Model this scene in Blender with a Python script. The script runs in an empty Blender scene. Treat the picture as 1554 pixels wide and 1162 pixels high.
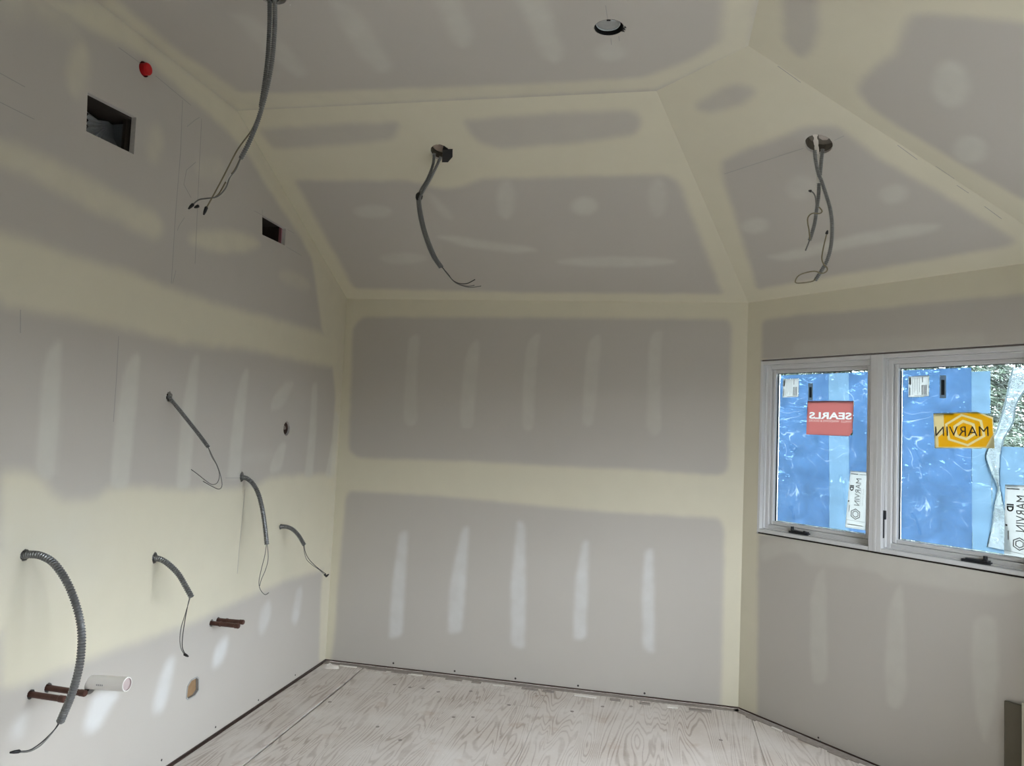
import bpy, bmesh, math, random
import numpy as np
from mathutils import Vector, Matrix

# ------------------------------------------------------------------ measurements (metres)
GEO = {'W': 2.6437, 'TH': 0.7712, 'H': 2.44, 'HC': 3.1328, 'RUN': 1.4142, 'LEN': 1.6638}
CAM = {'loc': (2.125, -4.6195, 1.5951), 'right': (0.9794, 0.1966, 0.0455), 'up': (-0.0319, -0.0717, 0.9969), 'fwd': (-0.1992, 0.9779, 0.064), 'fpx': 1101.27}
MUD = {
 'L': [
  ('y',0.03,0.9,[(2.435,3.089),(2.354,3.139),(2.075,3.133),(1.816,3.129),(1.415,3.14),(-0.086,2.472),(-0.099,2.381),(-0.07,-0.034),(0.095,0.028),(0.127,0.472),(0.09,1.329),(0.091,1.769),(0.156,1.94),(0.352,2.176),(0.471,2.449),(0.533,2.581),(0.716,2.691),(0.99,2.803),(1.151,2.874),(1.302,2.959),(1.572,3.007),(1.766,3.024),(1.945,3.04),(2.067,3.061),(2.177,3.047),(2.332,3.023),(2.456,3.002),(2.598,2.99)]),
  ('y',0.06,0.45,[(2.749,2.964),(2.461,3.049),(2.42,2.948),(2.591,2.924),(2.738,2.86)]),
  ('y',0.035,1,[(2.642,1.925),(2.253,1.934),(1.939,1.927),(1.717,1.915),(1.158,1.951),(0.376,1.95),(0.056,1.958),(0.085,2.161),(0.702,2.157),(1.484,2.141),(1.821,2.151),(2.086,2.162),(2.357,2.16),(2.54,2.17),(2.667,2.162)]),
  ('y',0.04,1,[(2.45,1.94),(2.45,2.165),(6.6,2.165),(6.6,1.92)]),
  ('y',0.035,0.75,[(2.698,2.467),(2.544,2.474),(2.368,2.468),(2.166,2.458),(1.932,2.445),(1.883,2.387),(1.94,2.331),(2.154,2.343),(2.356,2.355),(2.534,2.377),(2.689,2.378)]),
  ('y',0.03,0.75,[(2.6,2.375),(2.6,2.46),(6.6,2.46),(6.6,2.375)]),
  ('y',0.03,0.8,[(1.121,2.529),(1.169,2.489),(1.293,2.44),(1.451,2.4),(1.596,2.377),(1.695,2.375),(1.73,2.393),(1.695,2.427),(1.596,2.47),(1.451,2.512),(1.293,2.542),(1.169,2.549)]),
  ('y',0.03,0.6,[(2.36,2.863),(2.366,2.805),(2.384,2.757),(2.409,2.732),(2.434,2.736),(2.453,2.768),(2.461,2.818),(2.455,2.874),(2.438,2.922),(2.414,2.949),(2.388,2.947),(2.368,2.915)]),
  ('y',0.035,0.45,[(1.933,2.751),(1.939,2.706),(1.957,2.668),(1.982,2.648),(2.008,2.651),(2.028,2.675),(2.036,2.714),(2.031,2.758),(2.014,2.796),(1.989,2.817),(1.962,2.816),(1.942,2.792)]),
  ('y',0.035,0.3,[(1.494,2.808),(1.506,2.774),(1.545,2.739),(1.6,2.712),(1.655,2.7),(1.695,2.706),(1.712,2.728),(1.702,2.76),(1.666,2.794),(1.613,2.822),(1.557,2.836),(1.513,2.831)]),
  ('y',0.03,0.4,[(0.54,2.41),(0.584,2.387),(0.668,2.372),(0.766,2.368),(0.853,2.377),(0.906,2.395),(0.915,2.417),(0.878,2.439),(0.802,2.454),(0.705,2.46),(0.612,2.453),(0.55,2.435)]),
  ('m',0.016,0.62,[(2.404,1.837),(2.382,1.846),(2.379,1.774),(2.363,1.594),(2.361,1.34),(2.45,1.353),(2.448,1.511),(2.453,1.63),(2.451,1.774)]),
  ('m',0.016,0.66,[(2.011,1.831),(1.976,1.842),(1.972,1.655),(1.977,1.467),(1.983,1.281),(2.088,1.289),(2.083,1.559),(2.069,1.714),(2.046,1.79)]),
  ('m',0.016,0.62,[(1.616,1.877),(1.579,1.881),(1.579,1.622),(1.581,1.253),(1.679,1.26),(1.676,1.578),(1.661,1.723),(1.639,1.819)]),
  ('m',0.016,0.6,[(1.195,1.844),(1.153,1.853),(1.161,1.638),(1.172,1.271),(1.285,1.278),(1.263,1.588),(1.247,1.74)]),
  ('m',0.016,0.5,[(0.748,1.818),(0.654,1.821),(0.757,1.679),(0.854,1.642),(0.91,1.64),(0.888,1.718)]),
  ('m',0.016,0.55,[(0.779,1.456),(0.702,1.462),(0.746,1.299),(0.881,1.28),(0.857,1.38)]),
  ('m',0.016,0.55,[(0.429,1.827),(0.363,1.839),(0.336,1.524),(0.349,1.238),(0.458,1.244),(0.431,1.551)]),
  ('m',0.016,0.6,[(0.082,1.677),(0.014,1.618),(0.029,1.22),(0.176,1.228),(0.106,1.45)]),
  ('m',0.04,0.3,[(0.796,1.393),(0.817,1.38),(0.882,1.369),(0.971,1.364),(1.057,1.367),(1.12,1.375),(1.145,1.386),(1.127,1.399),(1.069,1.409),(0.985,1.415),(0.896,1.414),(0.825,1.406)]),
  ('y',0.035,1,[(2.587,1.387),(2.48,1.375),(2.412,1.351),(2.355,1.279),(2.259,1.254),(2.147,1.262),(2.103,1.294),(1.937,1.288),(1.555,1.246),(1.178,1.231),(0.981,1.23),(0.867,1.266),(0.581,1.264),(-0.004,1.241),(0.009,0.616),(0.157,0.621),(0.568,0.646),(0.934,0.64),(1.336,0.624),(1.492,0.617),(1.667,0.621),(1.879,0.629),(2.123,0.636),(2.282,0.635),(2.424,0.636),(2.511,0.643)]),
  ('y',0.04,1,[(2.45,0.835),(2.45,1.13),(6.6,1.13),(6.6,0.83)]),
  ('m',0.25,0.45,[(2.15,1.22),(2.15,0.98),(6.6,0.95),(6.6,1.25)]),
  ('w',0.03,0.9,[(2.08,0.502),(1.93,0.452),(1.981,0.403),(2.045,0.341),(2.127,0.364),(2.11,0.432)]),
  ('w',0.03,0.75,[(1.66,0.492),(1.594,0.498),(1.6,0.415),(1.642,0.273),(1.716,0.28),(1.722,0.358)]),
  ('w',0.03,0.8,[(1.235,0.476),(1.167,0.478),(1.176,0.394),(1.237,0.34),(1.3,0.353),(1.291,0.426)]),
  ('w',0.03,0.5,[(0.845,0.567),(0.762,0.567),(0.769,0.438),(0.852,0.386),(0.89,0.468)]),
  ('w',0.03,0.5,[(0.462,0.562),(0.386,0.567),(0.4,0.414),(0.447,0.345),(0.514,0.395)]),
  ('w',0.03,0.4,[(2.44,0.53),(2.391,0.542),(2.395,0.49),(2.408,0.443),(2.465,0.48)]),
 ],
 'B': [
  ('g',0.022,1.0,[(0.121,2.316),(1.226,2.328),(2.529,2.335),(2.55,2.27),(2.549,1.409),(2.503,1.372),(1.99,1.383),(1.454,1.375),(0.892,1.376),(0.14,1.357),(0.08,1.405),(0.053,2.246)]),
  ('g',0.022,1.0,[(0.103,1.134),(0.711,1.139),(1.019,1.131),(1.465,1.115),(1.824,1.108),(2.51,1.115),(2.538,1.057),(2.547,-0.065),(1.373,-0.086),(0.036,-0.07),(0.056,0.191),(0.058,0.45),(0.076,1.081)]),
  ('m',0.014,0.42,[(0.465,2.186),(0.524,2.212),(0.54,2.168),(0.53,1.929),(0.553,1.617),(0.525,1.588),(0.459,1.594),(0.451,1.736),(0.454,2.023)]),
  ('m',0.014,0.42,[(0.891,2.147),(0.953,2.19),(0.954,2.036),(0.94,1.755),(0.943,1.606),(0.9,1.585),(0.855,1.596),(0.843,1.751),(0.858,2.033)]),
  ('m',0.014,0.42,[(1.289,2.193),(1.361,2.246),(1.344,2.129),(1.337,1.861),(1.339,1.614),(1.307,1.589),(1.265,1.611),(1.257,1.859),(1.265,2.099)]),
  ('m',0.014,0.42,[(1.685,2.204),(1.75,2.235),(1.748,2.111),(1.733,1.784),(1.724,1.658),(1.689,1.635),(1.652,1.655),(1.652,1.872),(1.661,2.109)]),
  ('m',0.014,0.42,[(2.07,2.248),(2.136,2.267),(2.124,2.102),(2.131,1.888),(2.144,1.632),(2.105,1.586),(2.055,1.637),(2.051,1.921),(2.052,2.154)]),
  ('w',0.02,0.62,[(0.47,0.882),(0.528,0.903),(0.531,0.62),(0.527,0.216),(0.438,0.186),(0.437,0.505)]),
  ('w',0.02,0.62,[(0.9,0.947),(0.944,0.958),(0.941,0.654),(0.93,0.277),(0.838,0.259),(0.829,0.518),(0.861,0.753)]),
  ('w',0.02,0.62,[(1.259,1.022),(1.312,0.997),(1.336,0.563),(1.343,0.215),(1.257,0.227),(1.236,0.596)]),
  ('w',0.02,0.62,[(1.682,0.912),(1.719,0.923),(1.728,0.598),(1.726,0.315),(1.648,0.307),(1.646,0.672)]),
  ('w',0.02,0.62,[(2.07,0.893),(2.118,0.904),(2.134,0.634),(2.146,0.27),(2.078,0.291),(2.059,0.627)]),
 ],
 'R': [
  ('g',0.02,1.0,[(0.106,2.32),(0.342,2.327),(0.7,2.311),(1.104,2.312),(1.546,2.299),(1.687,1.846),(1.68,-0.018),(0.134,-0.007),(0.119,0.703),(0.106,1.473)]),
  ('m',0.02,0.32,[(0.325,2.171),(0.879,2.154),(1.321,2.147),(1.327,2.079),(0.98,2.07),(0.327,2.087)]),
  ('m',0.02,0.42,[(0.124,1.003),(0.276,1.038),(0.783,1.077),(0.879,1.067),(1.481,1.081),(1.514,1.012),(1.481,1.006),(1.404,0.961),(1.182,0.945),(0.871,0.93),(0.833,0.961),(0.628,0.95),(0.435,0.927),(0.382,0.986),(0.251,0.952),(0.135,0.876)]),
  ('m',0.015,0.48,[(0.503,0.9),(0.543,0.935),(0.556,0.708),(0.568,0.356),(0.533,0.308),(0.485,0.299),(0.464,0.467),(0.459,0.742)]),
  ('m',0.015,0.48,[(0.928,0.893),(0.958,0.927),(0.966,0.801),(0.983,0.413),(0.95,0.314),(0.891,0.314),(0.876,0.479),(0.888,0.784)]),
  ('m',0.015,0.48,[(1.281,0.827),(1.33,0.861),(1.372,0.857),(1.384,0.628),(1.364,0.444),(1.328,0.285),(1.291,0.419),(1.273,0.641)]),
 ],
 'S1': [
  ('g',0.03,0.85,[(0.054,1.456),(0.382,1.466),(0.828,1.465),(0.763,1.356),(0.474,1.334),(0.066,1.325)]),
  ('g',0.03,0.9,[(1.145,1.454),(1.311,1.47),(1.497,1.476),(1.956,1.479),(2.006,1.432),(1.98,1.34),(1.743,1.301),(1.498,1.281),(1.276,1.278),(1.199,1.316)]),
  ('g',0.03,1.0,[(0.101,1.096),(0.684,1.078),(0.783,1.07),(0.909,1.007),(1.049,1.018),(1.167,1.077),(1.411,1.073),(2.121,1.072),(2.187,1.025),(2.482,0.086),(1.272,0.085),(0.094,0.122)]),
  ('m',0.025,0.54,[(0.591,0.841),(0.566,0.814),(0.516,0.795),(0.453,0.789),(0.394,0.798),(0.357,0.818),(0.35,0.846),(0.376,0.872),(0.427,0.891),(0.489,0.896),(0.546,0.888),(0.583,0.868)]),
  ('m',0.025,0.5,[(1.323,0.917),(1.305,0.841),(1.276,0.784),(1.246,0.763),(1.224,0.785),(1.214,0.843),(1.221,0.919),(1.241,0.993),(1.268,1.045),(1.297,1.063),(1.318,1.043),(1.328,0.99)]),
  ('m',0.025,0.68,[(1.767,0.856),(1.756,0.821),(1.728,0.795),(1.691,0.786),(1.656,0.797),(1.631,0.823),(1.625,0.859),(1.637,0.894),(1.665,0.918),(1.701,0.927),(1.736,0.917),(1.76,0.891)]),
  ('m',0.025,0.45,[(2.131,0.91),(2.127,0.838),(2.11,0.783),(2.086,0.763),(2.061,0.784),(2.043,0.839),(2.036,0.913),(2.042,0.984),(2.059,1.034),(2.082,1.051),(2.105,1.032),(2.123,0.981)]),
  ('m',0.025,0.45,[(0.689,0.427),(0.661,0.398),(0.598,0.377),(0.518,0.37),(0.441,0.378),(0.39,0.399),(0.378,0.428),(0.409,0.456),(0.472,0.477),(0.552,0.484),(0.626,0.476),(0.676,0.455)]),
  ('m',0.025,0.63,[(2.2,0.392),(2.155,0.368),(2.027,0.35),(1.849,0.344),(1.668,0.35),(1.535,0.369),(1.489,0.393),(1.54,0.418),(1.674,0.435),(1.852,0.44),(2.027,0.433),(2.153,0.416)]),
  ('m',0.025,0.45,[(0.824,0.989),(0.873,0.967),(0.939,0.816),(0.933,0.756),(0.867,0.817)]),
  ('m',0.025,0.65,[(0.794,0.628),(0.896,0.634),(1.054,0.596),(1.369,0.521),(1.398,0.491),(1.264,0.472),(0.958,0.536)]),
 ],
 'S2': [
  ('g',0.03,1.0,[(0.583,1.093),(0.755,1.105),(0.968,1.108),(1.03,1.123),(1.153,1.076),(1.181,0.992),(1.232,0.814),(1.324,0.614),(1.435,0.349),(1.5,0.162),(1.463,0.134),(0.843,0.125),(0.143,0.113),(0.209,0.269),(0.403,0.71),(0.521,0.996)]),
  ('g',0.03,0.85,[(0.661,1.42),(0.773,1.446),(0.904,1.448),(0.965,1.396),(0.968,1.354),(0.842,1.339),(0.721,1.355)]),
  ('m',0.025,0.65,[(0.54,0.61),(0.516,0.584),(0.476,0.568),(0.431,0.565),(0.394,0.577),(0.375,0.601),(0.38,0.631),(0.407,0.657),(0.447,0.673),(0.491,0.674),(0.526,0.662),(0.544,0.639)]),
  ('m',0.025,0.35,[(0.902,0.777),(0.875,0.741),(0.836,0.717),(0.795,0.712),(0.764,0.728),(0.751,0.761),(0.76,0.802),(0.789,0.838),(0.828,0.86),(0.867,0.864),(0.897,0.847),(0.909,0.816)]),
  ('m',0.025,0.6,[(1.24,0.601),(1.222,0.574),(1.193,0.555),(1.161,0.551),(1.134,0.563),(1.121,0.588),(1.124,0.618),(1.143,0.646),(1.172,0.664),(1.204,0.667),(1.229,0.655),(1.242,0.631)]),
  ('m',0.025,0.7,[(0.366,0.37),(0.784,0.399),(1.112,0.405),(1.284,0.359),(1.232,0.319),(0.939,0.317),(0.447,0.308)]),
 ],
 'S3': [
  ('g',0.03,1.0,[(0.608,1.14),(0.758,1.12),(0.889,1.083),(1.075,1.1),(1.128,1.093),(1.176,0.994),(1.292,0.738),(0.249,0.179),(0.295,0.354),(0.383,0.673),(0.459,0.92),(0.519,1.071)]),
  ('g',0.03,0.85,[(1.033,1.511),(1.094,1.406),(0.835,1.338),(0.7,1.344),(0.655,1.378),(0.719,1.453)]),
  ('m',0.025,0.6,[(0.885,0.823),(0.816,0.803),(0.752,0.799),(0.712,0.816),(0.709,0.848),(0.745,0.887),(0.808,0.919),(0.878,0.937),(0.937,0.937),(0.97,0.92),(0.972,0.89),(0.941,0.855)]),
  ('m',0.025,0.6,[(0.545,0.611),(0.492,0.596),(0.438,0.597),(0.398,0.615),(0.386,0.645),(0.404,0.678),(0.448,0.705),(0.504,0.718),(0.556,0.715),(0.591,0.697),(0.601,0.669),(0.585,0.637)]),
 ],
 'F': [
  ('y',0.035,0.85,[(0.008,2.363),(0.0,2.076),(-0.006,1.808),(0.001,1.415),(2.069,1.433),(2.426,1.74),(2.414,2.102),(2.303,2.116),(2.311,1.826),(2.298,1.779),(2.212,1.677),(2.069,1.583),(2.008,1.543),(1.531,1.54),(1.203,1.549),(0.338,1.574),(0.126,1.609),(0.084,1.987),(0.081,2.179),(0.088,2.374)]),
  ('y',0.035,0.85,[(0,2.4),(0.16,2.4),(0.16,6.6),(0,6.6)]),
  ('y',0.035,0.85,[(2.22,2.1),(2.45,2.1),(2.45,6.6),(2.22,6.6)]),
  ('m',0.03,0.45,[(0.892,2.27),(0.971,2.209),(0.972,2.081),(0.95,1.744),(0.873,1.691),(0.847,1.87)]),
  ('m',0.03,0.5,[(1.275,2.222),(1.373,2.209),(1.364,1.957),(1.302,1.851),(1.272,1.928),(1.284,2.099)]),
  ('m',0.03,0.55,[(1.582,2.183),(1.684,2.171),(1.701,1.795),(1.662,1.689),(1.613,1.75),(1.601,1.949)]),
  ('m',0.03,0.4,[(0.462,2.22),(0.544,2.202),(0.572,1.966),(0.548,1.754),(0.482,1.7),(0.454,1.935),(0.47,2.127)]),
  ('m',0.03,0.45,[(1.953,1.769),(1.943,1.733),(1.919,1.709),(1.888,1.702),(1.858,1.716),(1.837,1.745),(1.832,1.782),(1.843,1.817),(1.867,1.839),(1.897,1.845),(1.926,1.833),(1.946,1.805)]),
 ],
}
PEN = [('L',[(2.2286,3.0217),(2.1099,3.0219)]),('L',[(2.0134,3.0146),(1.7725,2.9962)]),('L',[(2.7186,2.6703),(2.6235,2.6703)]),('L',[(2.7092,2.5781),(2.577,2.579)]),('L',[(1.8329,2.9928),(1.8199,2.763),(1.8215,2.4635),(1.8143,2.1695)]),('L',[(1.6916,2.9703),(1.6845,2.7849),(1.6716,2.5084),(1.6611,2.2941)]),('L',[(1.7064,2.9701),(1.7376,2.9439),(1.7886,2.8911)]),('L',[(1.7106,2.7562),(1.7706,2.697),(1.781,2.6265),(1.7243,2.5846)]),('L',[(1.7595,2.482),(1.7912,2.4366),(1.8017,2.4097)]),('L',[(1.2048,2.6838),(1.1332,2.6843)]),('L',[(0.8563,2.6835),(0.7789,2.6819)]),('L',[(0.8583,2.5829),(0.6683,2.5761)]),('L',[(1.1303,2.7141),(1.1268,2.6863)]),('L',[(2.1043,1.8958),(2.0977,1.7376),(2.0954,1.5535)]),('L',[(1.1105,1.2178),(1.1271,0.9517),(1.1306,0.7823)]),('L',[(2.5643,1.9231),(2.5563,1.8456)]),('L',[(1.7904,2.2339),(1.8056,2.1713)]),('L',[(1.2979,1.2871),(1.1675,1.2798)]),('S2',[(0.5429,1.0096),(0.9725,1.0084)]),('S2',[(1.1122,0.997),(1.1604,1.004)]),('F',[(1.8911,2.096),(1.8922,2.0072)]),('F',[(1.896,1.8742),(1.8955,1.8255)]),('F',[(1.9271,1.8848),(1.9279,1.8512)]),('S2',[(1.3219,0.8731),(1.3543,0.7683)]),('S2',[(1.428,0.5725),(1.45,0.5118)]),('S2',[(1.4737,0.4144),(1.5038,0.3179)]),('S2',[(1.1132,1.4391),(1.149,1.3277)]),('S3',[(0.2753,0.7039),(0.2364,0.6115)]),('S3',[(0.1534,0.4324),(0.0957,0.3087)])]
CAB = {'c10': {'tubes': [([(-0.0054,-2.462,1.0874),(0.029,-2.462,1.0923),(0.0664,-2.462,1.0908),(0.1159,-2.462,1.0725),(0.165,-2.462,1.0278),(0.2044,-2.462,0.9718),(0.237,-2.462,0.9026),(0.2534,-2.462,0.839),(0.2556,-2.462,0.7635),(0.2466,-2.462,0.6978),(0.2296,-2.462,0.6356),(0.197,-2.462,0.5501)],0.0135)],'wires': [[(0.1982,-2.462,0.5632),(0.1902,-2.462,0.5407),(0.1854,-2.482,0.5222),(0.1757,-2.512,0.5011),(0.1636,-2.542,0.4888),(0.1459,-2.562,0.4906)],[(0.1957,-2.462,0.5629),(0.1855,-2.462,0.5359),(0.1856,-2.492,0.5134),(0.181,-2.522,0.4953),(0.1663,-2.547,0.487),(0.1459,-2.567,0.4906)]],'nuts': [[(0.1482,-2.562,0.4919),(0.1383,-2.592,0.4989)]]},'c9': {'tubes': [([(-0.0067,-1.785,0.969),(0.0327,-1.785,0.9636),(0.0731,-1.785,0.9443),(0.1176,-1.785,0.9114),(0.1567,-1.785,0.8644),(0.1923,-1.785,0.8174)],0.0125)],'wires': [[(0.1882,-1.785,0.8282),(0.1811,-1.785,0.7998),(0.1668,-1.785,0.7429),(0.1525,-1.785,0.6861),(0.1504,-1.785,0.6361),(0.1599,-1.785,0.5984),(0.1776,-1.785,0.5754)],[(0.1851,-1.785,0.8279),(0.1762,-1.785,0.7826),(0.1667,-1.785,0.7069),(0.1625,-1.785,0.6428),(0.1659,-1.785,0.6018),(0.1841,-1.785,0.5734)]],'nuts': [[(0.1743,-1.785,0.5779),(0.1971,-1.785,0.5692)]]},'c7': {'tubes': [([(-0.0041,-1.149,1.282),(0.0305,-1.149,1.2771),(0.0665,-1.149,1.2519),(0.1004,-1.149,1.2028),(0.1286,-1.149,1.1265),(0.15,-1.149,1.0401),(0.168,-1.149,0.9471)],0.0125)],'wires': [[(0.1665,-1.149,0.9672),(0.1608,-1.149,0.8928),(0.1472,-1.149,0.8247),(0.1374,-1.149,0.7569),(0.1477,-1.149,0.7177),(0.1755,-1.149,0.6935),(0.1969,-1.149,0.7053)],[(0.1665,-1.149,0.9672),(0.1803,-1.149,0.8809),(0.1699,-1.149,0.8198),(0.1512,-1.149,0.7714),(0.1428,-1.149,0.734)]],'nuts': []},'c8': {'tubes': [([(-0.0122,-0.702,0.9713),(0.0293,-0.702,0.9742),(0.0717,-0.702,0.9621),(0.1112,-0.702,0.931),(0.152,-0.702,0.8777)],0.0125)],'wires': [[(0.1466,-0.702,0.896),(0.1492,-0.702,0.8587),(0.1696,-0.702,0.8004),(0.2086,-0.702,0.7699),(0.2509,-0.702,0.7473),(0.2935,-0.702,0.7174)],[(0.1466,-0.702,0.896),(0.1584,-0.702,0.8444),(0.1816,-0.702,0.8051),(0.2208,-0.702,0.7709),(0.2675,-0.702,0.7412),(0.297,-0.702,0.7251)]],'nuts': [[(0.2849,-0.702,0.7241),(0.2999,-0.702,0.7124)],[(0.294,-0.702,0.71),(0.3131,-0.702,0.7264)]]},'c5': {'tubes': [([(-0.0032,-1.775,1.6732),(0.0503,-1.775,1.6227),(0.1071,-1.775,1.5671),(0.1599,-1.775,1.5147),(0.2124,-1.775,1.4599)],0.009)],'wires': [[(0.2088,-1.775,1.4654),(0.2345,-1.775,1.4239),(0.2634,-1.775,1.38),(0.2825,-1.775,1.3385),(0.2919,-1.775,1.2995),(0.2807,-1.775,1.2819),(0.2517,-1.775,1.2886),(0.1989,-1.775,1.311)],[(0.2088,-1.775,1.4654),(0.2315,-1.775,1.4209),(0.26,-1.775,1.3826),(0.2758,-1.775,1.3438),(0.269,-1.775,1.3095),(0.2444,-1.775,1.2995),(0.2114,-1.775,1.3146),(0.1777,-1.775,1.3354),(0.1373,-1.775,1.3588)]],'nuts': []},'hang': {'tubes': [([(0.6736,-2.2882,3.163),(0.6836,-2.2882,3.0268),(0.6848,-2.2882,2.9021),(0.6789,-2.2882,2.8032),(0.6716,-2.2882,2.7245)],0.0088),([(0.7072,-2.3082,3.1479),(0.717,-2.3082,3.0131),(0.7156,-2.3082,2.8898),(0.7045,-2.3082,2.7922),(0.6852,-2.3082,2.7001),(0.6686,-2.3082,2.6422),(0.6422,-2.3082,2.5749),(0.6172,-2.3082,2.5246)],0.0088)],'wires': [[(0.6797,-2.2982,2.7294),(0.6653,-2.2982,2.676),(0.6451,-2.2982,2.6302),(0.6044,-2.2982,2.5753),(0.5834,-2.2982,2.5392),(0.5422,-2.2982,2.4546),(0.5098,-2.2982,2.3917),(0.4865,-2.2982,2.348)],[(0.6128,-2.2982,2.5359),(0.5952,-2.2982,2.4899),(0.5735,-2.2982,2.4612),(0.5582,-2.2982,2.42),(0.5285,-2.2982,2.3913),(0.4862,-2.2982,2.3848),(0.4543,-2.2982,2.3805),(0.4314,-2.2982,2.3637)],[(0.6062,-2.2882,2.5399),(0.5834,-2.2882,2.4915),(0.5568,-2.2882,2.4578),(0.5287,-2.2882,2.4069),(0.5086,-2.2882,2.3901)]],'nuts': [[(0.4886,-2.2982,2.3553),(0.4778,-2.2982,2.3237)],[(0.4561,-2.2982,2.3583),(0.4378,-2.2982,2.3513)],[(0.4339,-2.2982,2.3661),(0.4138,-2.2982,2.3468)]],'pale': [[(0.5779,-2.2982,2.4733),(0.5589,-2.2982,2.4444)]]},'s1': {'tubes': [([(0.9471,-1.1181,2.9975),(0.9433,-1.1181,2.9384),(0.9188,-1.1181,2.866),(0.8833,-1.1181,2.8009),(0.8715,-1.1181,2.756),(0.8875,-1.1181,2.6622),(0.9217,-1.1181,2.5584),(0.9619,-1.1181,2.469),(1.0113,-1.1181,2.4007)],0.0085),([(0.9901,-1.1381,2.971),(0.9651,-1.1381,2.913),(0.9336,-1.1381,2.8448),(0.9014,-1.1381,2.7868),(0.8893,-1.1381,2.7491),(0.9091,-1.1381,2.649),(0.9428,-1.1381,2.5494),(0.9903,-1.1381,2.4504),(1.0279,-1.1381,2.3995)],0.0085)],'wires': [[(1.0137,-1.1281,2.412),(1.058,-1.1281,2.3646),(1.0839,-1.1281,2.3343),(1.1193,-1.1281,2.3176),(1.1605,-1.1281,2.3178),(1.2005,-1.1281,2.3381)],[(1.0172,-1.1281,2.412),(1.0619,-1.1281,2.3579),(1.0948,-1.1281,2.3242),(1.1301,-1.1281,2.3076),(1.1787,-1.1281,2.2978),(1.2329,-1.1281,2.3048)],[(1.014,-1.1181,2.4144),(1.0515,-1.1181,2.3668),(1.0989,-1.1181,2.323),(1.155,-1.1181,2.3064),(1.196,-1.1181,2.31)]],'nuts': [],'wrap': [[(0.8839,-1.1281,2.7871),(0.8789,-1.1281,2.7491)]]},'s2': {'tubes': [([(2.7469,-1.3809,2.8503),(2.7524,-1.3809,2.8002),(2.7635,-1.3809,2.7501),(2.7767,-1.3809,2.7156),(2.7977,-1.3809,2.6502),(2.8146,-1.3809,2.5882),(2.8226,-1.3809,2.5144),(2.8194,-1.3809,2.4349),(2.8052,-1.3809,2.3739),(2.7833,-1.3809,2.3281),(2.7586,-1.3809,2.2854)],0.0085),([(2.7837,-1.3569,2.8648),(2.7789,-1.3569,2.8085),(2.7753,-1.3569,2.7522),(2.7719,-1.3569,2.7148),(2.77,-1.3569,2.6586),(2.7636,-1.3569,2.5965),(2.7571,-1.3569,2.5406),(2.7454,-1.3569,2.4911),(2.7372,-1.3569,2.4652)],0.0085)],'wires': [[(2.7329,-1.3889,2.4609),(2.7287,-1.3889,2.5009),(2.723,-1.3889,2.5317),(2.7237,-1.3889,2.5564),(2.7405,-1.3889,2.5734),(2.7718,-1.3889,2.5729),(2.7796,-1.3889,2.5845),(2.7668,-1.3889,2.6001)],[(2.7588,-1.3839,2.5944),(2.7561,-1.3839,2.6191),(2.7516,-1.3839,2.6501),(2.741,-1.3839,2.6677),(2.7282,-1.3839,2.6741)],[(2.7388,-1.3689,2.4755),(2.7296,-1.3689,2.4447),(2.7198,-1.3689,2.417)],[(2.7586,-1.3889,2.2898),(2.7486,-1.3889,2.2806),(2.7204,-1.3889,2.2744),(2.6862,-1.3889,2.2718),(2.677,-1.3889,2.2766),(2.6857,-1.3889,2.2987),(2.7083,-1.3889,2.3134),(2.7535,-1.3889,2.3232),(2.7819,-1.3889,2.3141),(2.8015,-1.3889,2.3221),(2.8041,-1.3889,2.3367),(2.7897,-1.3889,2.3537),(2.7819,-1.3889,2.3781),(2.7869,-1.3889,2.4208),(2.7952,-1.3889,2.4635),(2.7999,-1.3889,2.4849)]],'nuts': [[(2.7988,-1.3889,2.4818),(2.8031,-1.3889,2.4989)],[(2.7369,-1.3839,2.6715),(2.7242,-1.3839,2.6748)]],'pale': [[(2.7707,-1.3689,2.7418),(2.7678,-1.3689,2.7138)]]}}
MISC = {'duct': [(2.3606,2.7774),(2.1036,2.7948),(2.1017,2.6414),(2.3514,2.6324)],'vent2': [(1.1268,2.6863),(0.8714,2.6831),(0.8738,2.5866),(1.1135,2.5817)],'cap': (2.0811,3.0087),'hole6': (0.7147,1.5417),'box': [(1.4889,0.3263),(1.4619,0.3479),(1.4169,0.3489),(1.4002,0.3374),(1.393,0.2762),(1.4213,0.258),(1.476,0.2585),(1.492,0.2701)],'holes': {'c5': (1.7705,1.6735),'c7': (1.1499,1.2857),'c8': (0.7092,0.973),'c9': (1.7853,0.9695),'c10': (2.4593,1.0874)},'cu': [(1.3289,0.5782,(0.1509,-1.3289,0.5769)),(1.274,0.5776,(0.1416,-1.274,0.5815)),(2.3837,0.5936,(0.1404,-2.3837,0.5918)),(2.3104,0.5919,(0.1573,-2.3104,0.589))],'pvc': (2.1018,0.5329),'pvc_end': (0.1592,-2.1018,0.5532),'can': (1.8933,1.9492),'hang': (0.6921,2.2982),'s1': (0.9845,1.2646),'s2': (1.0424,1.0031),'s1box': [(1.0038,1.2856),(1.0556,1.2834),(1.0444,1.2359),(1.0115,1.2015),(0.9797,1.2027)],'s2strip': [(1.0586,1.0615),(1.0067,0.9515)]}
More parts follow.
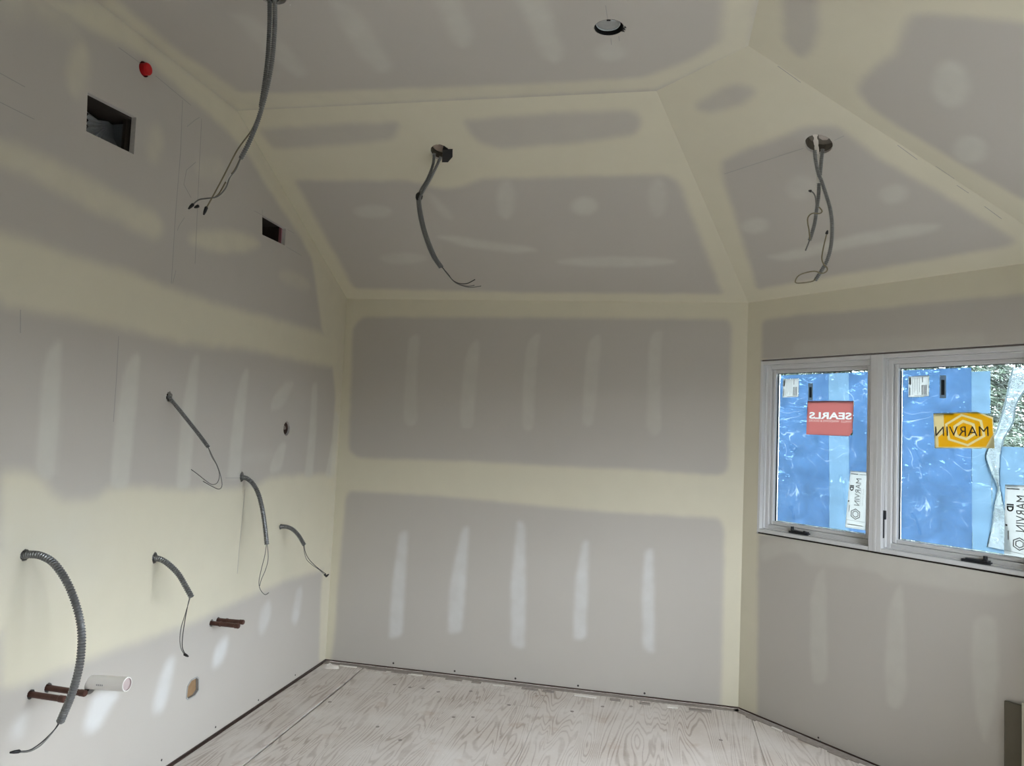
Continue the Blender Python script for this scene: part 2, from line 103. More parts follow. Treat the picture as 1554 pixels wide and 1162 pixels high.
GLASS = {'red': [(0.3572,1.8377),(0.6363,1.8357),(0.632,1.6421),(0.353,1.6441)],'red_txt': [(0.3679,1.7315),(0.6229,1.7333),(0.367,1.7731),(0.6223,1.771)],'yel': [(1.0532,1.7706),(1.3184,1.7787),(1.3271,1.6104),(1.0608,1.598)],'wl1': [(0.1929,1.9686),(0.2988,1.9691),(0.2969,1.8612),(0.1911,1.8584)],'bc1': [(0.3639,1.9175),(0.3849,1.917),(0.3862,1.8564),(0.3652,1.8566)],'wl2': [(0.9286,1.9588),(1.0295,1.9619),(1.0304,1.8561),(0.9297,1.8539)],'bc2': [(1.0862,1.937),(1.1078,1.9363),(1.1083,1.8616),(1.0867,1.8619)],'tag1': [(0.6237,1.4562),(0.7234,1.4564),(0.7135,1.1466),(0.5987,1.1483)],'tag2': [(1.3709,1.4471),(1.5032,1.45),(1.5029,1.093),(1.3662,1.1038)],'plastic_l': [(1.3993,1.9863),(1.3833,1.9141),(1.3673,1.8234),(1.335,1.7015),(1.3021,1.6241),(1.2856,1.5712),(1.3025,1.5112),(1.3302,1.4436),(1.3357,1.423),(1.3223,1.3524),(1.3143,1.2611),(1.2954,1.153)],'plastic_r': [(1.4726,1.9829),(1.4623,1.9119),(1.4127,1.8171),(1.3996,1.7331),(1.3623,1.6569),(1.3489,1.5747),(1.3464,1.5143),(1.3465,1.445),(1.3493,1.4243),(1.363,1.3479),(1.3791,1.2696),(1.3952,1.1452)],'film': [(0.4796,2.0173),(0.6053,2.0119),(0.4963,1.1336),(0.6195,1.1503),(1.2261,1.9852),(1.3061,1.9817),(1.3071,1.61),(1.23,1.1097)],'creases': [[(0.1741,1.7531),(0.2125,1.6559),(0.2842,1.5926),(0.3708,1.5283)],[(0.2538,1.4066),(0.3069,1.3537),(0.3839,1.3045)],[(0.5071,1.6348),(0.5404,1.5375),(0.5891,1.4036)],[(0.2836,1.6194),(0.3999,1.5299),(0.4942,1.4763)],[(0.189,1.5184),(0.2437,1.4597)],[(0.5877,1.939),(0.6494,1.8797),(0.7164,1.8502)],[(1.0788,1.5667),(1.1251,1.4989),(1.1702,1.4641)]]}
SCR = [(0.4783,0.0377),(0.8944,0.0323),(1.2926,0.0144),(1.6891,0.0065),(2.0953,0.0172)]
SCRR = [(0.5338,0.0107),(0.5219,0.0269)]
SCRL = [(1.2317,0.0417),(0.8322,0.0353),(1.6379,0.0534),(0.4138,0.0396)]
SPOT = [(0.589,0.268),(0.692,0.281),(0.775,0.274),(0.879,0.299),(1.062,0.224),(1.328,0.366),(0.34,0.646),(0.724,0.884),(1.071,0.637),(1.172,0.604),(1.693,0.347),(1.857,0.215),(2.021,0.16),(2.504,0.491),(0.894,1.002)]
HANDLE = [(0.2944,1.0858),(0.4241,1.0821),(1.2139,1.0888),(1.3338,1.0825),(0.8596,1.2684),(0.8646,1.1357)]
FLOORP = {'scrap': (0.073,0.089),'s1': (0.448,-0.086),'s2': (0.876,-0.071),'s3': (1.29,-0.018),'s4': (1.686,-0.031),'s5': (2.096,-0.016)}
W, TH, H, HC, RUN, LEN = GEO['W'], GEO['TH'], GEO['H'], GEO['HC'], GEO['RUN'], GEO['LEN']
CT, ST = math.cos(TH), math.sin(TH)
RISE = HC - H
SL = math.hypot(RUN, RISE)
KX, KY = W + LEN*CT, -LEN*ST            # corner between window wall and the third wall
YB = -5.2                               # rear wall
scene = bpy.context.scene
COL = scene.collection

# ------------------------------------------------------------------ camera
cd = bpy.data.cameras.new('camera')
cd.sensor_width = 36.0
cd.lens = CAM['fpx']/1554*36.0
cd.clip_start = 0.02
cam = bpy.data.objects.new('camera', cd)
r_, u_, f_ = [Vector(CAM[k]).normalized() for k in ('right', 'up', 'fwd')]
M = Matrix((( r_.x, u_.x, -f_.x, CAM['loc'][0]), (r_.y, u_.y, -f_.y, CAM['loc'][1]), (r_.z, u_.z, -f_.z, CAM['loc'][2]), (0, 0, 0, 1)))
cam.matrix_world = M
COL.objects.link(cam)
scene.camera = cam

# ------------------------------------------------------------------ overcast sky, exposure
world = bpy.data.worlds.new('overcast_sky')
scene.world = world
world.use_nodes = True
wn = world.node_tree.nodes; wl = world.node_tree.links
bg = wn['Background']
tc = wn.new('ShaderNodeTexCoord'); sp = wn.new('ShaderNodeSeparateXYZ'); rp = wn.new('ShaderNodeValToRGB')
wl.new(tc.outputs['Generated'], sp.inputs[0]); wl.new(sp.outputs['Z'], rp.inputs[0])
# overcast luminance rises threefold from the horizon to the zenith
rp.color_ramp.elements[0].position = 0.0; rp.color_ramp.elements[0].color = (0.295, 0.32, 0.345, 1)
rp.color_ramp.elements[1].position = 1.0; rp.color_ramp.elements[1].color = (0.88, 0.96, 1.045, 1)
wl.new(rp.outputs[0], bg.inputs['Color'])
bg.inputs['Strength'].default_value = 55.0
vs = scene.view_settings
vs.view_transform = 'Standard'; vs.look = 'None'; vs.gamma = 1.0; vs.use_curve_mapping = False
vs.exposure = 0.0
scene.cycles.max_bounces = 10
scene.cycles.diffuse_bounces = 7
scene.cycles.transparent_max_bounces = 16
scene.cycles.caustics_reflective = False
scene.cycles.caustics_refractive = False

# openings of the room that the photograph does not show but whose daylight it does: (y0, y1, z0, z1) in the third wall
OPEN3 = [(-1.56, -3.02, 1.06, 2.07), (-3.16, -4.62, 1.06, 2.07)]
OPENB = (0.2, 3.6, 0.03, 2.36)          # wide way through the rear wall into the added dark box
def portal(name, loc, aim, sx, sy):
    l = bpy.data.lights.new(name, 'AREA'); l.shape = 'RECTANGLE'; l.size = sx; l.size_y = sy
    l.cycles.is_portal = True
    o = bpy.data.objects.new(name, l); COL.objects.link(o); o.location = loc
    o.rotation_euler = Vector(aim).to_track_quat('-Z', 'Z').to_euler()
for y0, y1, z0, z1 in OPEN3:
    portal('sky_portal', (KX+0.12, (y0+y1)/2, (z0+z1)/2), (-1, 0, 0), abs(y1-y0), z1-z0)

# ------------------------------------------------------------------ materials
def mat(name):
    m = bpy.data.materials.new(name); m.use_nodes = True
    nt = m.node_tree
    return m, nt, nt.nodes, nt.links, nt.nodes['Principled BSDF']
def simple(name, col, rough=0.6, metal=0.0, var=0.08, scale=30.0, spec=0.4, bump=0.0):
    m, nt, n, l, b = mat(name)
    t = n.new('ShaderNodeTexCoord'); nz = n.new('ShaderNodeTexNoise'); nz.inputs['Scale'].default_value = scale; nz.inputs['Detail'].default_value = 4
    l.new(t.outputs['Object'], nz.inputs['Vector'])
    mx = n.new('ShaderNodeMix'); mx.data_type = 'RGBA'
    l.new(nz.outputs['Fac'], mx.inputs['Factor'])
    mx.inputs['A'].default_value = (*[c*(1-var) for c in col], 1); mx.inputs['B'].default_value = (*[min(1, c*(1+var)) for c in col], 1)
    l.new(mx.outputs['Result'], b.inputs['Base Color'])
    b.inputs['Roughness'].default_value = rough; b.inputs['Metallic'].default_value = metal
    b.inputs['Specular IOR Level'].default_value = spec
    if bump:
        bp = n.new('ShaderNodeBump'); bp.inputs['Strength'].default_value = bump; bp.inputs['Distance'].default_value = 0.002
        l.new(nz.outputs['Fac'], bp.inputs['Height']); l.new(bp.outputs['Normal'], b.inputs['Normal'])
    return m
PAPER = (0.468, 0.442, 0.402); MUDY = (0.632, 0.597, 0.475); MUDM = (0.59, 0.58, 0.52); MUDW = (0.655, 0.66, 0.65)
def drywall():
    m, nt, n, l, b = mat('drywall')
    t = n.new('ShaderNodeTexCoord')
    def noise(scale, det=4):
        z = n.new('ShaderNodeTexNoise'); z.inputs['Scale'].default_value = scale; z.inputs['Detail'].default_value = det
        l.new(t.outputs['Object'], z.inputs['Vector']); return z.outputs['Fac']
    def math_(op, a, bb):
        k = n.new('ShaderNodeMath'); k.operation = op
        for i, v in enumerate((a, bb)):
            if isinstance(v, float): k.inputs[i].default_value = v
            else: l.new(v, k.inputs[i])
        return k.outputs[0]
    def mix(f, a, bb):
        k = n.new('ShaderNodeMix'); k.data_type = 'RGBA'
        l.new(f, k.inputs['Factor'])
        for nm, v in (('A', a), ('B', bb)):
            if isinstance(v, tuple): k.inputs[nm].default_value = (*v, 1)
            else: l.new(v, k.inputs[nm])
        return k.outputs['Result']
    n1 = noise(9.0); n2 = noise(2.2, 3); n3 = noise(45.0, 5)
    wob = math_('MULTIPLY', math_('SUBTRACT', n1, 0.5), 0.55)
    paper = mix(n2, tuple(c*0.965 for c in PAPER), tuple(c*1.035 for c in PAPER))
    out = paper
    for att, col in (('mud', MUDY), ('skim', MUDM), ('white', MUDW)):
        a = n.new('ShaderNodeAttribute'); a.attribute_name = att
        x = a.outputs['Fac']
        edge = math_('MULTIPLY', x, math_('SUBTRACT', 1.0, x))          # roughens only the feathered edge
        f = math_('ADD', x, math_('MULTIPLY', math_('MULTIPLY', edge, 4.0), wob))
        k = n.new('ShaderNodeClamp'); l.new(f, k.inputs[0])
        mottle = mix(n1, tuple(c*0.97 for c in col), tuple(min(1, c*1.03) for c in col))
        out = mix(k.outputs[0], out, mottle)
    l.new(out, b.inputs['Base Color'])
    b.inputs['Roughness'].default_value = 0.85; b.inputs['Specular IOR Level'].default_value = 0.25
    bp = n.new('ShaderNodeBump'); bp.inputs['Strength'].default_value = 0.06; bp.inputs['Distance'].default_value = 0.002
    l.new(n3, bp.inputs['Height']); l.new(bp.outputs['Normal'], b.inputs['Normal'])
    return m
M_WALL = drywall()
M_CORE = simple('gypsum_core', (0.55, 0.53, 0.50), 0.9, var=0.15, scale=120)
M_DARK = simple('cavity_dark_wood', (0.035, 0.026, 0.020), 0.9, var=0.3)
M_BOXDARK = simple('mottled_box_inside', (0.045, 0.036, 0.026), 0.7, var=0.7, scale=25)
M_STUD = simple('framing_wood', (0.055, 0.035, 0.027), 0.8, var=0.25, scale=18)
M_STRIP = simple('weathered_strip', (0.27, 0.235, 0.21), 0.85, var=0.35, scale=40)
M_STEEL = simple('galvanised_conduit', (0.19, 0.195, 0.195), 0.36, 0.6, var=0.2, scale=90)
M_DUCT = simple('galvanised_sheet', (0.52, 0.56, 0.58), 0.42, 0.6, var=0.18, scale=14)
M_COVER = simple('dull_zinc_cover', (0.36, 0.365, 0.355), 0.55, 0.3, var=0.12, scale=60)
M_WIREK = simple('black_wire', (0.035, 0.035, 0.035), 0.5)
M_WIREY = simple('tan_wire', (0.20, 0.175, 0.11), 0.5)
M_WIREG = simple('grey_wire', (0.16, 0.16, 0.15), 0.45)
M_TAPE = simple('black_tape', (0.012, 0.012, 0.013), 0.45)
M_PALE = simple('clear_white_tape', (0.66, 0.65, 0.60), 0.4)
M_COPPER = simple('tarnished_copper', (0.085, 0.038, 0.028), 0.45, 0.35, var=0.3, scale=50)
M_PVC = simple('white_pvc', (0.74, 0.72, 0.69), 0.35, var=0.03)
M_PVCIN = simple('pvc_dirty_inside', (0.48, 0.40, 0.39), 0.6)
M_INK = simple('grey_print', (0.33, 0.33, 0.34), 0.6)
M_RED = simple('red_plastic', (0.42, 0.003, 0.006), 0.4, var=0.05)
M_REDDK = simple('dark_red_plastic', (0.20, 0.01, 0.012), 0.5)
M_PINK = simple('pink_tape', (0.26, 0.10, 0.11), 0.6)
M_OSB = simple('brown_back_board', (0.27, 0.17, 0.09), 0.8, var=0.25, scale=35)
M_BROWN = simple('brown_grommet', (0.06, 0.035, 0.026), 0.6, var=0.3)
M_PENCIL = simple('pencil', (0.32, 0.31, 0.30), 0.8)
M_SCREW = simple('screw_dark', (0.05, 0.045, 0.04), 0.5, 0.3)
M_FRAME = simple('white_window_frame', (0.62, 0.625, 0.63), 0.35, var=0.02, scale=8)
M_GASKET = simple('black_gasket', (0.02, 0.025, 0.025), 0.5)
M_LATCH = simple('black_latch', (0.018, 0.02, 0.025), 0.3)
M_BLOCK_FENCE = simple('sky_block_boards', (0.11, 0.105, 0.095), 0.9, var=0.3, scale=6)
M_SCRAP = simple('plaster_scrap', (0.66, 0.62, 0.57), 0.9, var=0.1)
M_BOARD = simple('leaning_board_face', (0.50, 0.47, 0.38), 0.75, var=0.05)
M_BOARD_SHADE = simple('painted_board_shadow', (0.115, 0.10, 0.07), 0.8, var=0.1, scale=9)
M_BARK = simple('bark', (0.06, 0.045, 0.035), 0.9, var=0.4, scale=20)
M_GROUND = simple('yard_soil', (0.095, 0.09, 0.08), 0.95, var=0.4, scale=3)
def glass():
    m, nt, n, l, b = mat('window_glass'); n.remove(b)
    tr = n.new('ShaderNodeBsdfTransparent'); tr.inputs['Color'].default_value = (0.90, 0.95, 0.94, 1)
    gl = n.new('ShaderNodeBsdfGlossy'); gl.inputs['Roughness'].default_value = 0.02
    fr = n.new('ShaderNodeFresnel'); fr.inputs['IOR'].default_value = 1.45
    mx = n.new('ShaderNodeMixShader'); l.new(fr.outputs[0], mx.inputs[0]); l.new(tr.outputs[0], mx.inputs[1]); l.new(gl.outputs[0], mx.inputs[2])
    l.new(mx.outputs[0], n['Material Output'].inputs['Surface'])
    return m
def film(name, tint, scatter, fac, wrinkle=0.3, scale=7.0):
    """thin plastic film: lets part of the view through tinted, scatters the rest of the light that falls on it"""
    m, nt, n, l, b = mat(name); n.remove(b)
    t = n.new('ShaderNodeTexCoord')
    nz = n.new('ShaderNodeTexNoise'); nz.inputs['Scale'].default_value = scale; nz.inputs['Detail'].default_value = 5; nz.inputs['Distortion'].default_value = 0.8
    l.new(t.outputs['Object'], nz.inputs['Vector'])
    tr = n.new('ShaderNodeBsdfTransparent'); tr.inputs['Color'].default_value = (*tint, 1)
    ts = n.new('ShaderNodeBsdfTranslucent'); ts.inputs['Color'].default_value = (*scatter, 1)
    df = n.new('ShaderNodeBsdfDiffuse'); df.inputs['Color'].default_value = (*scatter, 1)
    m1 = n.new('ShaderNodeMixShader'); m1.inputs[0].default_value = 0.35
    l.new(ts.outputs[0], m1.inputs[1]); l.new(df.outputs[0], m1.inputs[2])
    # painted sky glints on wrinkles: contour lines of a distorted noise, only in patches
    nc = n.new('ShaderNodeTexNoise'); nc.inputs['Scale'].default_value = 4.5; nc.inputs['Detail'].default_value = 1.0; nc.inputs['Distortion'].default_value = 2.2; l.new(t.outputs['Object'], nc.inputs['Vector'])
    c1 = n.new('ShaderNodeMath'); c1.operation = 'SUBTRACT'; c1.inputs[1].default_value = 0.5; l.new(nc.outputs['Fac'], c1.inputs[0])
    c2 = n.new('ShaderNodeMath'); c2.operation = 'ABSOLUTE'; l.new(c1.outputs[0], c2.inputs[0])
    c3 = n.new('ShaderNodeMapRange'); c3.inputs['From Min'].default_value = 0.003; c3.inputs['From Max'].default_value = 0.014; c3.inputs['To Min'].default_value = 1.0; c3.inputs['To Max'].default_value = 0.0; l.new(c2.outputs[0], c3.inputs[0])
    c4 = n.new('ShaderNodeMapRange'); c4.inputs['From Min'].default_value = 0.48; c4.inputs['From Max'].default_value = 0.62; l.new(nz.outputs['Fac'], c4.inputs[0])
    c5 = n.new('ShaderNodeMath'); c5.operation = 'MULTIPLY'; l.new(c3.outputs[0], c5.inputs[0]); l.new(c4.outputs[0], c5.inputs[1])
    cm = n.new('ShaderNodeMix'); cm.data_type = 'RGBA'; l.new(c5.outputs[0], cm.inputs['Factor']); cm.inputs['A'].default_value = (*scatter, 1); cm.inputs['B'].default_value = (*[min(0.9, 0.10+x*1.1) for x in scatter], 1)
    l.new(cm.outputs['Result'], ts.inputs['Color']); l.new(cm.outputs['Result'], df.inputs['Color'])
    mr = n.new('ShaderNodeMapRange'); mr.inputs['From Min'].default_value = 0.3; mr.inputs['From Max'].default_value = 0.7
    mr.inputs['To Min'].default_value = max(0, fac-wrinkle*fac); mr.inputs['To Max'].default_value = min(1, fac+wrinkle*fac)
    l.new(nz.outputs['Fac'], mr.inputs[0])
    m2 = n.new('ShaderNodeMixShader'); l.new(mr.outputs[0], m2.inputs[0]); l.new(tr.outputs[0], m2.inputs[1]); l.new(m1.outputs[0], m2.inputs[2])
    l.new(m2.outputs[0], n['Material Output'].inputs['Surface'])
    return m
def translucent(name, col, through=0.45):
    m, nt, n, l, b = mat(name); n.remove(b)
    ts = n.new('ShaderNodeBsdfTranslucent'); ts.inputs['Color'].default_value = (*col, 1)
    df = n.new('ShaderNodeBsdfDiffuse'); df.inputs['Color'].default_value = (*col, 1)
    nz = n.new('ShaderNodeTexNoise'); nz.inputs['Scale'].default_value = 25
    mr = n.new('ShaderNodeMapRange'); mr.inputs['To Min'].default_value = through*0.8; mr.inputs['To Max'].default_value = through*1.2
    l.new(nz.outputs['Fac'], mr.inputs[0])
    m1 = n.new('ShaderNodeMixShader'); l.new(mr.outputs[0], m1.inputs[0]); l.new(df.outputs[0], m1.inputs[1]); l.new(ts.outputs[0], m1.inputs[2])
    l.new(m1.outputs[0], n['Material Output'].inputs['Surface'])
    return m
M_GLASS = glass()
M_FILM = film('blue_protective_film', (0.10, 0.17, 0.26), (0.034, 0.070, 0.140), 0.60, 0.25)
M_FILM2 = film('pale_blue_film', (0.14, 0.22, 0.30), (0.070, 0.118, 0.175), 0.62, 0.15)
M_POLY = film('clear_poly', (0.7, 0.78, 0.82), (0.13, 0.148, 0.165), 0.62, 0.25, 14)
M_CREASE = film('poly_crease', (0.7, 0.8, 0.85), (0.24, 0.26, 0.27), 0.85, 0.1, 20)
M_SRED = translucent('red_sticker', (0.60, 0.17, 0.16), 0.09)
M_SWHITE = translucent('white_sticker', (0.75, 0.74, 0.74), 0.10)
M_SORANGE = translucent('orange_sticker', (0.80, 0.36, 0.003), 0.075)
M_SPEACH = translucent('peach_sticker', (0.80, 0.60, 0.30), 0.075)
M_STXT = translucent('white_lettering', (0.82, 0.80, 0.78), 0.1)
M_STXT2 = translucent('pink_lettering', (0.78, 0.50, 0.46), 0.1)
M_SBROWN = simple('brown_lettering', (0.17, 0.10, 0.06), 0.7)
M_SGREY = simple('grey_lettering', (0.17, 0.17, 0.18), 0.7)
M_SBLACK = simple('black_lettering', (0.02, 0.02, 0.022), 0.7)
M_SFAINT = simple('faint_lettering', (0.42, 0.42, 0.43), 0.7)
def needles(name, a, bcol):
    m, nt, n, l, b = mat(name)
    t = n.new('ShaderNodeTexCoord'); nz = n.new('ShaderNodeTexNoise'); nz.inputs['Scale'].default_value = 2.5; nz.inputs['Detail'].default_value = 6
    l.new(t.outputs['Object'], nz.inputs['Vector'])
    rp = n.new('ShaderNodeValToRGB'); rp.color_ramp.elements[0].position = 0.35; rp.color_ramp.elements[1].position = 0.65
    rp.color_ramp.elements[0].color = (*a, 1); rp.color_ramp.elements[1].color = (*bcol, 1)
    l.new(nz.outputs['Fac'], rp.inputs[0]); l.new(rp.outputs[0], b.inputs['Base Color'])
    b.inputs['Roughness'].default_value = 0.7
    return m
M_NEEDLE = needles('spruce_needles', (0.004, 0.008, 0.005), (0.034, 0.052, 0.032))
def plywood():
    m, nt, n, l, b = mat('plywood')
    t = n.new('ShaderNodeTexCoord'); oi = n.new('ShaderNodeObjectInfo')
    mp = n.new('ShaderNodeMapping'); mp.inputs['Scale'].default_value = (5.2, 0.5, 1.0)
    cb = n.new('ShaderNodeCombineXYZ'); ml = n.new('ShaderNodeMath'); ml.operation = 'MULTIPLY'; ml.inputs[1].default_value = 37.0
    l.new(oi.outputs['Random'], ml.inputs[0])
    for i in range(3): l.new(ml.outputs[0], cb.inputs[i])
    l.new(cb.outputs[0], mp.inputs['Location']); l.new(t.outputs['Object'], mp.inputs['Vector'])
    nz = n.new('ShaderNodeTexNoise'); nz.inputs['Scale'].default_value = 1.0; nz.inputs['Detail'].default_value = 2.5; nz.inputs['Distortion'].default_value = 0.35
    l.new(mp.outputs[0], nz.inputs['Vector'])
    m1 = n.new('ShaderNodeMath'); m1.operation = 'MULTIPLY'; m1.inputs[1].default_value = 190.0; l.new(nz.outputs['Fac'], m1.inputs[0])
    m2 = n.new('ShaderNodeMath'); m2.operation = 'SINE'; l.new(m1.outputs[0], m2.inputs[0])
    rp = n.new('ShaderNodeValToRGB'); rp.color_ramp.elements[0].position = 0.58; rp.color_ramp.elements[0].color = (0, 0, 0, 1); rp.color_ramp.elements[1].position = 0.98; rp.color_ramp.elements[1].color = (1, 1, 1, 1)
    m3 = n.new('ShaderNodeMapRange'); m3.inputs['From Min'].default_value = -1; l.new(m2.outputs[0], m3.inputs[0]); l.new(m3.outputs[0], rp.inputs[0])
    # worn dust: patches where the grain is hidden
    nd = n.new('ShaderNodeTexNoise'); nd.inputs['Scale'].default_value = 3.2; nd.inputs['Detail'].default_value = 6; l.new(t.outputs['Object'], nd.inputs['Vector'])
    rd = n.new('ShaderNodeMapRange'); rd.inputs['From Min'].default_value = 0.36; rd.inputs['From Max'].default_value = 0.66; rd.inputs['To Min'].default_value = 0.72; rd.inputs['To Max'].default_value = 0.10
    l.new(nd.outputs['Fac'], rd.inputs[0])
    fm = n.new('ShaderNodeMath'); fm.operation = 'MULTIPLY'; l.new(rp.outputs[0], fm.inputs[0]); l.new(rd.outputs[0], fm.inputs[1])
    base = n.new('ShaderNodeMix'); base.data_type = 'RGBA'; l.new(nd.outputs['Fac'], base.inputs['Factor'])
    base.inputs['A'].default_value = (0.46, 0.395, 0.335, 1); base.inputs['B'].default_value = (0.71, 0.675, 0.64, 1)
    mx = n.new('ShaderNodeMix'); mx.data_type = 'RGBA'; l.new(fm.outputs[0], mx.inputs['Factor']); l.new(base.outputs['Result'], mx.inputs['A']); mx.inputs['B'].default_value = (0.31, 0.25, 0.21, 1)
    # brown blotches and fine specks
    nb = n.new('ShaderNodeTexNoise'); nb.inputs['Scale'].default_value = 6.0; nb.inputs['Detail'].default_value = 3; l.new(t.outputs['Object'], nb.inputs['Vector'])
    rb = n.new('ShaderNodeMapRange'); rb.inputs['From Min'].default_value = 0.62; rb.inputs['From Max'].default_value = 0.75; rb.inputs['To Max'].default_value = 0.5; l.new(nb.outputs['Fac'], rb.inputs[0])
    mb = n.new('ShaderNodeMix'); mb.data_type = 'RGBA'; l.new(rb.outputs[0], mb.inputs['Factor']); l.new(mx.outputs['Result'], mb.inputs['A']); mb.inputs['B'].default_value = (0.42, 0.32, 0.25, 1)
    ns = n.new('ShaderNodeTexNoise'); ns.inputs['Scale'].default_value = 70.0; ns.inputs['Detail'].default_value = 3; l.new(t.outputs['Object'], ns.inputs['Vector'])
    rs = n.new('ShaderNodeMapRange'); rs.inputs['From Min'].default_value = 0.60; rs.inputs['From Max'].default_value = 0.72; rs.inputs['To Max'].default_value = 0.35; l.new(ns.outputs['Fac'], rs.inputs[0])
    ms = n.new('ShaderNodeMix'); ms.data_type = 'RGBA'; l.new(rs.outputs[0], ms.inputs['Factor']); l.new(mb.outputs['Result'], ms.inputs['A']); ms.inputs['B'].default_value = (0.74, 0.72, 0.70, 1)
    l.new(ms.outputs['Result'], b.inputs['Base Color'])
    b.inputs['Roughness'].default_value = 0.75; b.inputs['Specular IOR Level'].default_value = 0.3
    bp = n.new('ShaderNodeBump'); bp.inputs['Strength'].default_value = 0.15; bp.inputs['Distance'].default_value = 0.002
    l.new(fm.outputs[0], bp.inputs['Height']); l.new(bp.outputs['Normal'], b.inputs['Normal'])
    return m
M_PLY = plywood()

# ------------------------------------------------------------------ object helpers
ORIG = {}
def props(o, label=None, cat=None, group=None, kind=None):
    for k, v in (('label', label), ('category', cat), ('group', group), ('kind', kind)):
        if v: o[k] = v
    return o
def thing(name, loc, label, cat, group=None, kind=None):
    o = bpy.data.objects.new(name, None); COL.objects.link(o); o.location = loc; o.empty_display_size = 0.05
    ORIG[o.name] = Vector(loc)
    return props(o, label, cat, group, kind)
def obj(name, verts, faces, m, parent=None, smooth=False, mats=None, fmat=None):
    """one mesh object; verts are world coordinates"""
    base = ORIG[parent.name] if parent is not None else Vector((0, 0, 0))
    me = bpy.data.meshes.new(name)
    v = np.asarray(verts, dtype=float) - np.array(base)
    me.from_pydata(v.tolist(), [], [list(map(int, f)) for f in faces])
    for mm in (mats or [m]): me.materials.append(mm)
    if fmat is not None: me.polygons.foreach_set('material_index', fmat)
    if smooth: me.polygons.foreach_set('use_smooth', [True]*len(me.polygons))
    bm = bmesh.new(); bm.from_mesh(me); bmesh.ops.recalc_face_normals(bm, faces=bm.faces); bm.to_mesh(me); bm.free()
    me.update()
    o = bpy.data.objects.new(name, me); COL.objects.link(o)
    if parent is not None: o.parent = parent
    ORIG[o.name] = base
    return o
def merge(*parts):
    V, F = [], []
    for v, f in parts:
        b = len(V); V += [tuple(q) for q in v]; F += [[i+b for i in q] for q in f]
    return V, F
def box(x0, x1, y0, y1, z0, z1):
    v = [(x, y, z) for x in (x0, x1) for y in (y0, y1) for z in (z0, z1)]
    return v, [(0, 1, 3, 2), (4, 6, 7, 5), (0, 4, 5, 1), (2, 3, 7, 6), (0, 2, 6, 4), (1, 5, 7, 3)]
def fbox(fr, a0, a1, b0, b1, c0, c1):
    """box in a surface frame fr=(origin, u, v, n)"""
    v, f = box(a0, a1, b0, b1, c0, c1)
    return [tuple(fr[0]+fr[1]*p[0]+fr[2]*p[1]+fr[3]*p[2]) for p in v], f
def fprism(fr, poly, c0, c1):
    k = len(poly)
    v = [tuple(fr[0]+fr[1]*p[0]+fr[2]*p[1]+fr[3]*c) for c in (c0, c1) for p in poly]
    f = [tuple(range(k)), tuple(range(2*k-1, k-1, -1))] + [(i, (i+1) % k, k+(i+1) % k, k+i) for i in range(k)]
    return v, f
def bev_box(fr, a0, a1, b0, b1, c0, c1, e=0.003):
    """box whose front (c1) edges are chamfered"""
    P = [(a0, b0, c0), (a1, b0, c0), (a1, b1, c0), (a0, b1, c0), (a0, b0, c1-e), (a1, b0, c1-e), (a1, b1, c1-e), (a0, b1, c1-e), (a0+e, b0+e, c1), (a1-e, b0+e, c1), (a1-e, b1-e, c1), (a0+e, b1-e, c1)]
    v = [tuple(fr[0]+fr[1]*p[0]+fr[2]*p[1]+fr[3]*p[2]) for p in P]
    f = [(3, 2, 1, 0), (8, 9, 10, 11)] + [(i, (i+1) % 4, 4+(i+1) % 4, 4+i) for i in range(4)] + [(4+i, 4+(i+1) % 4, 8+(i+1) % 4, 8+i) for i in range(4)]
    return v, f
def catmull(P, ds):
    P = [np.array(p, float) for p in P]
    P = [2*P[0]-P[1]] + P + [2*P[-1]-P[-2]]
    out = []
    for i in range(1, len(P)-2):
        p0, p1, p2, p3 = P[i-1:i+3]
        k = max(2, int(np.linalg.norm(p2-p1)/0.002))
        for t in np.linspace(0, 1, k, endpoint=False):
            out.append(0.5*((2*p1)+(-p0+p2)*t+(2*p0-5*p1+4*p2-p3)*t*t+(-p0+3*p1-3*p2+p3)*t**3))
    out.append(P[-2])
    out = np.array(out); d = np.r_[0, np.cumsum(np.linalg.norm(np.diff(out, axis=0), axis=1))]
    s = np.linspace(0, d[-1], max(3, int(round(d[-1]/ds))+1))
    return np.stack([np.interp(s, d, out[:, k]) for k in range(3)], 1)
def sweep(path, radii, sides=10, caps=True):
    n_ = len(path); T = np.gradient(path, axis=0); T /= np.linalg.norm(T, axis=1)[:, None]+1e-12
    a = np.array([0, 0, 1.0]) if abs(T[0][2]) < 0.9 else np.array([0, 1.0, 0])
    N = np.cross(T[0], a); N /= np.linalg.norm(N)
    ang = np.linspace(0, 2*np.pi, sides, endpoint=False); V = []
    for i in range(n_):
        N = N-T[i]*(N@T[i]); N /= np.linalg.norm(N)+1e-12; B = np.cross(T[i], N)
        V.append(path[i]+radii[i]*(np.cos(ang)[:, None]*N+np.sin(ang)[:, None]*B))
    V = np.concatenate(V); F = []
    for i in range(n_-1):
        for j in range(sides):
            F.append((i*sides+j, i*sides+(j+1) % sides, (i+1)*sides+(j+1) % sides, (i+1)*sides+j))
    if caps:
        F.append(tuple(range(sides-1, -1, -1))); F.append(tuple(range((n_-1)*sides, n_*sides)))
    return V.tolist(), F
def tube(P, r, sides=8, ds=0.01): 
    p = catmull(P, ds); return sweep(p, [r]*len(p), sides)
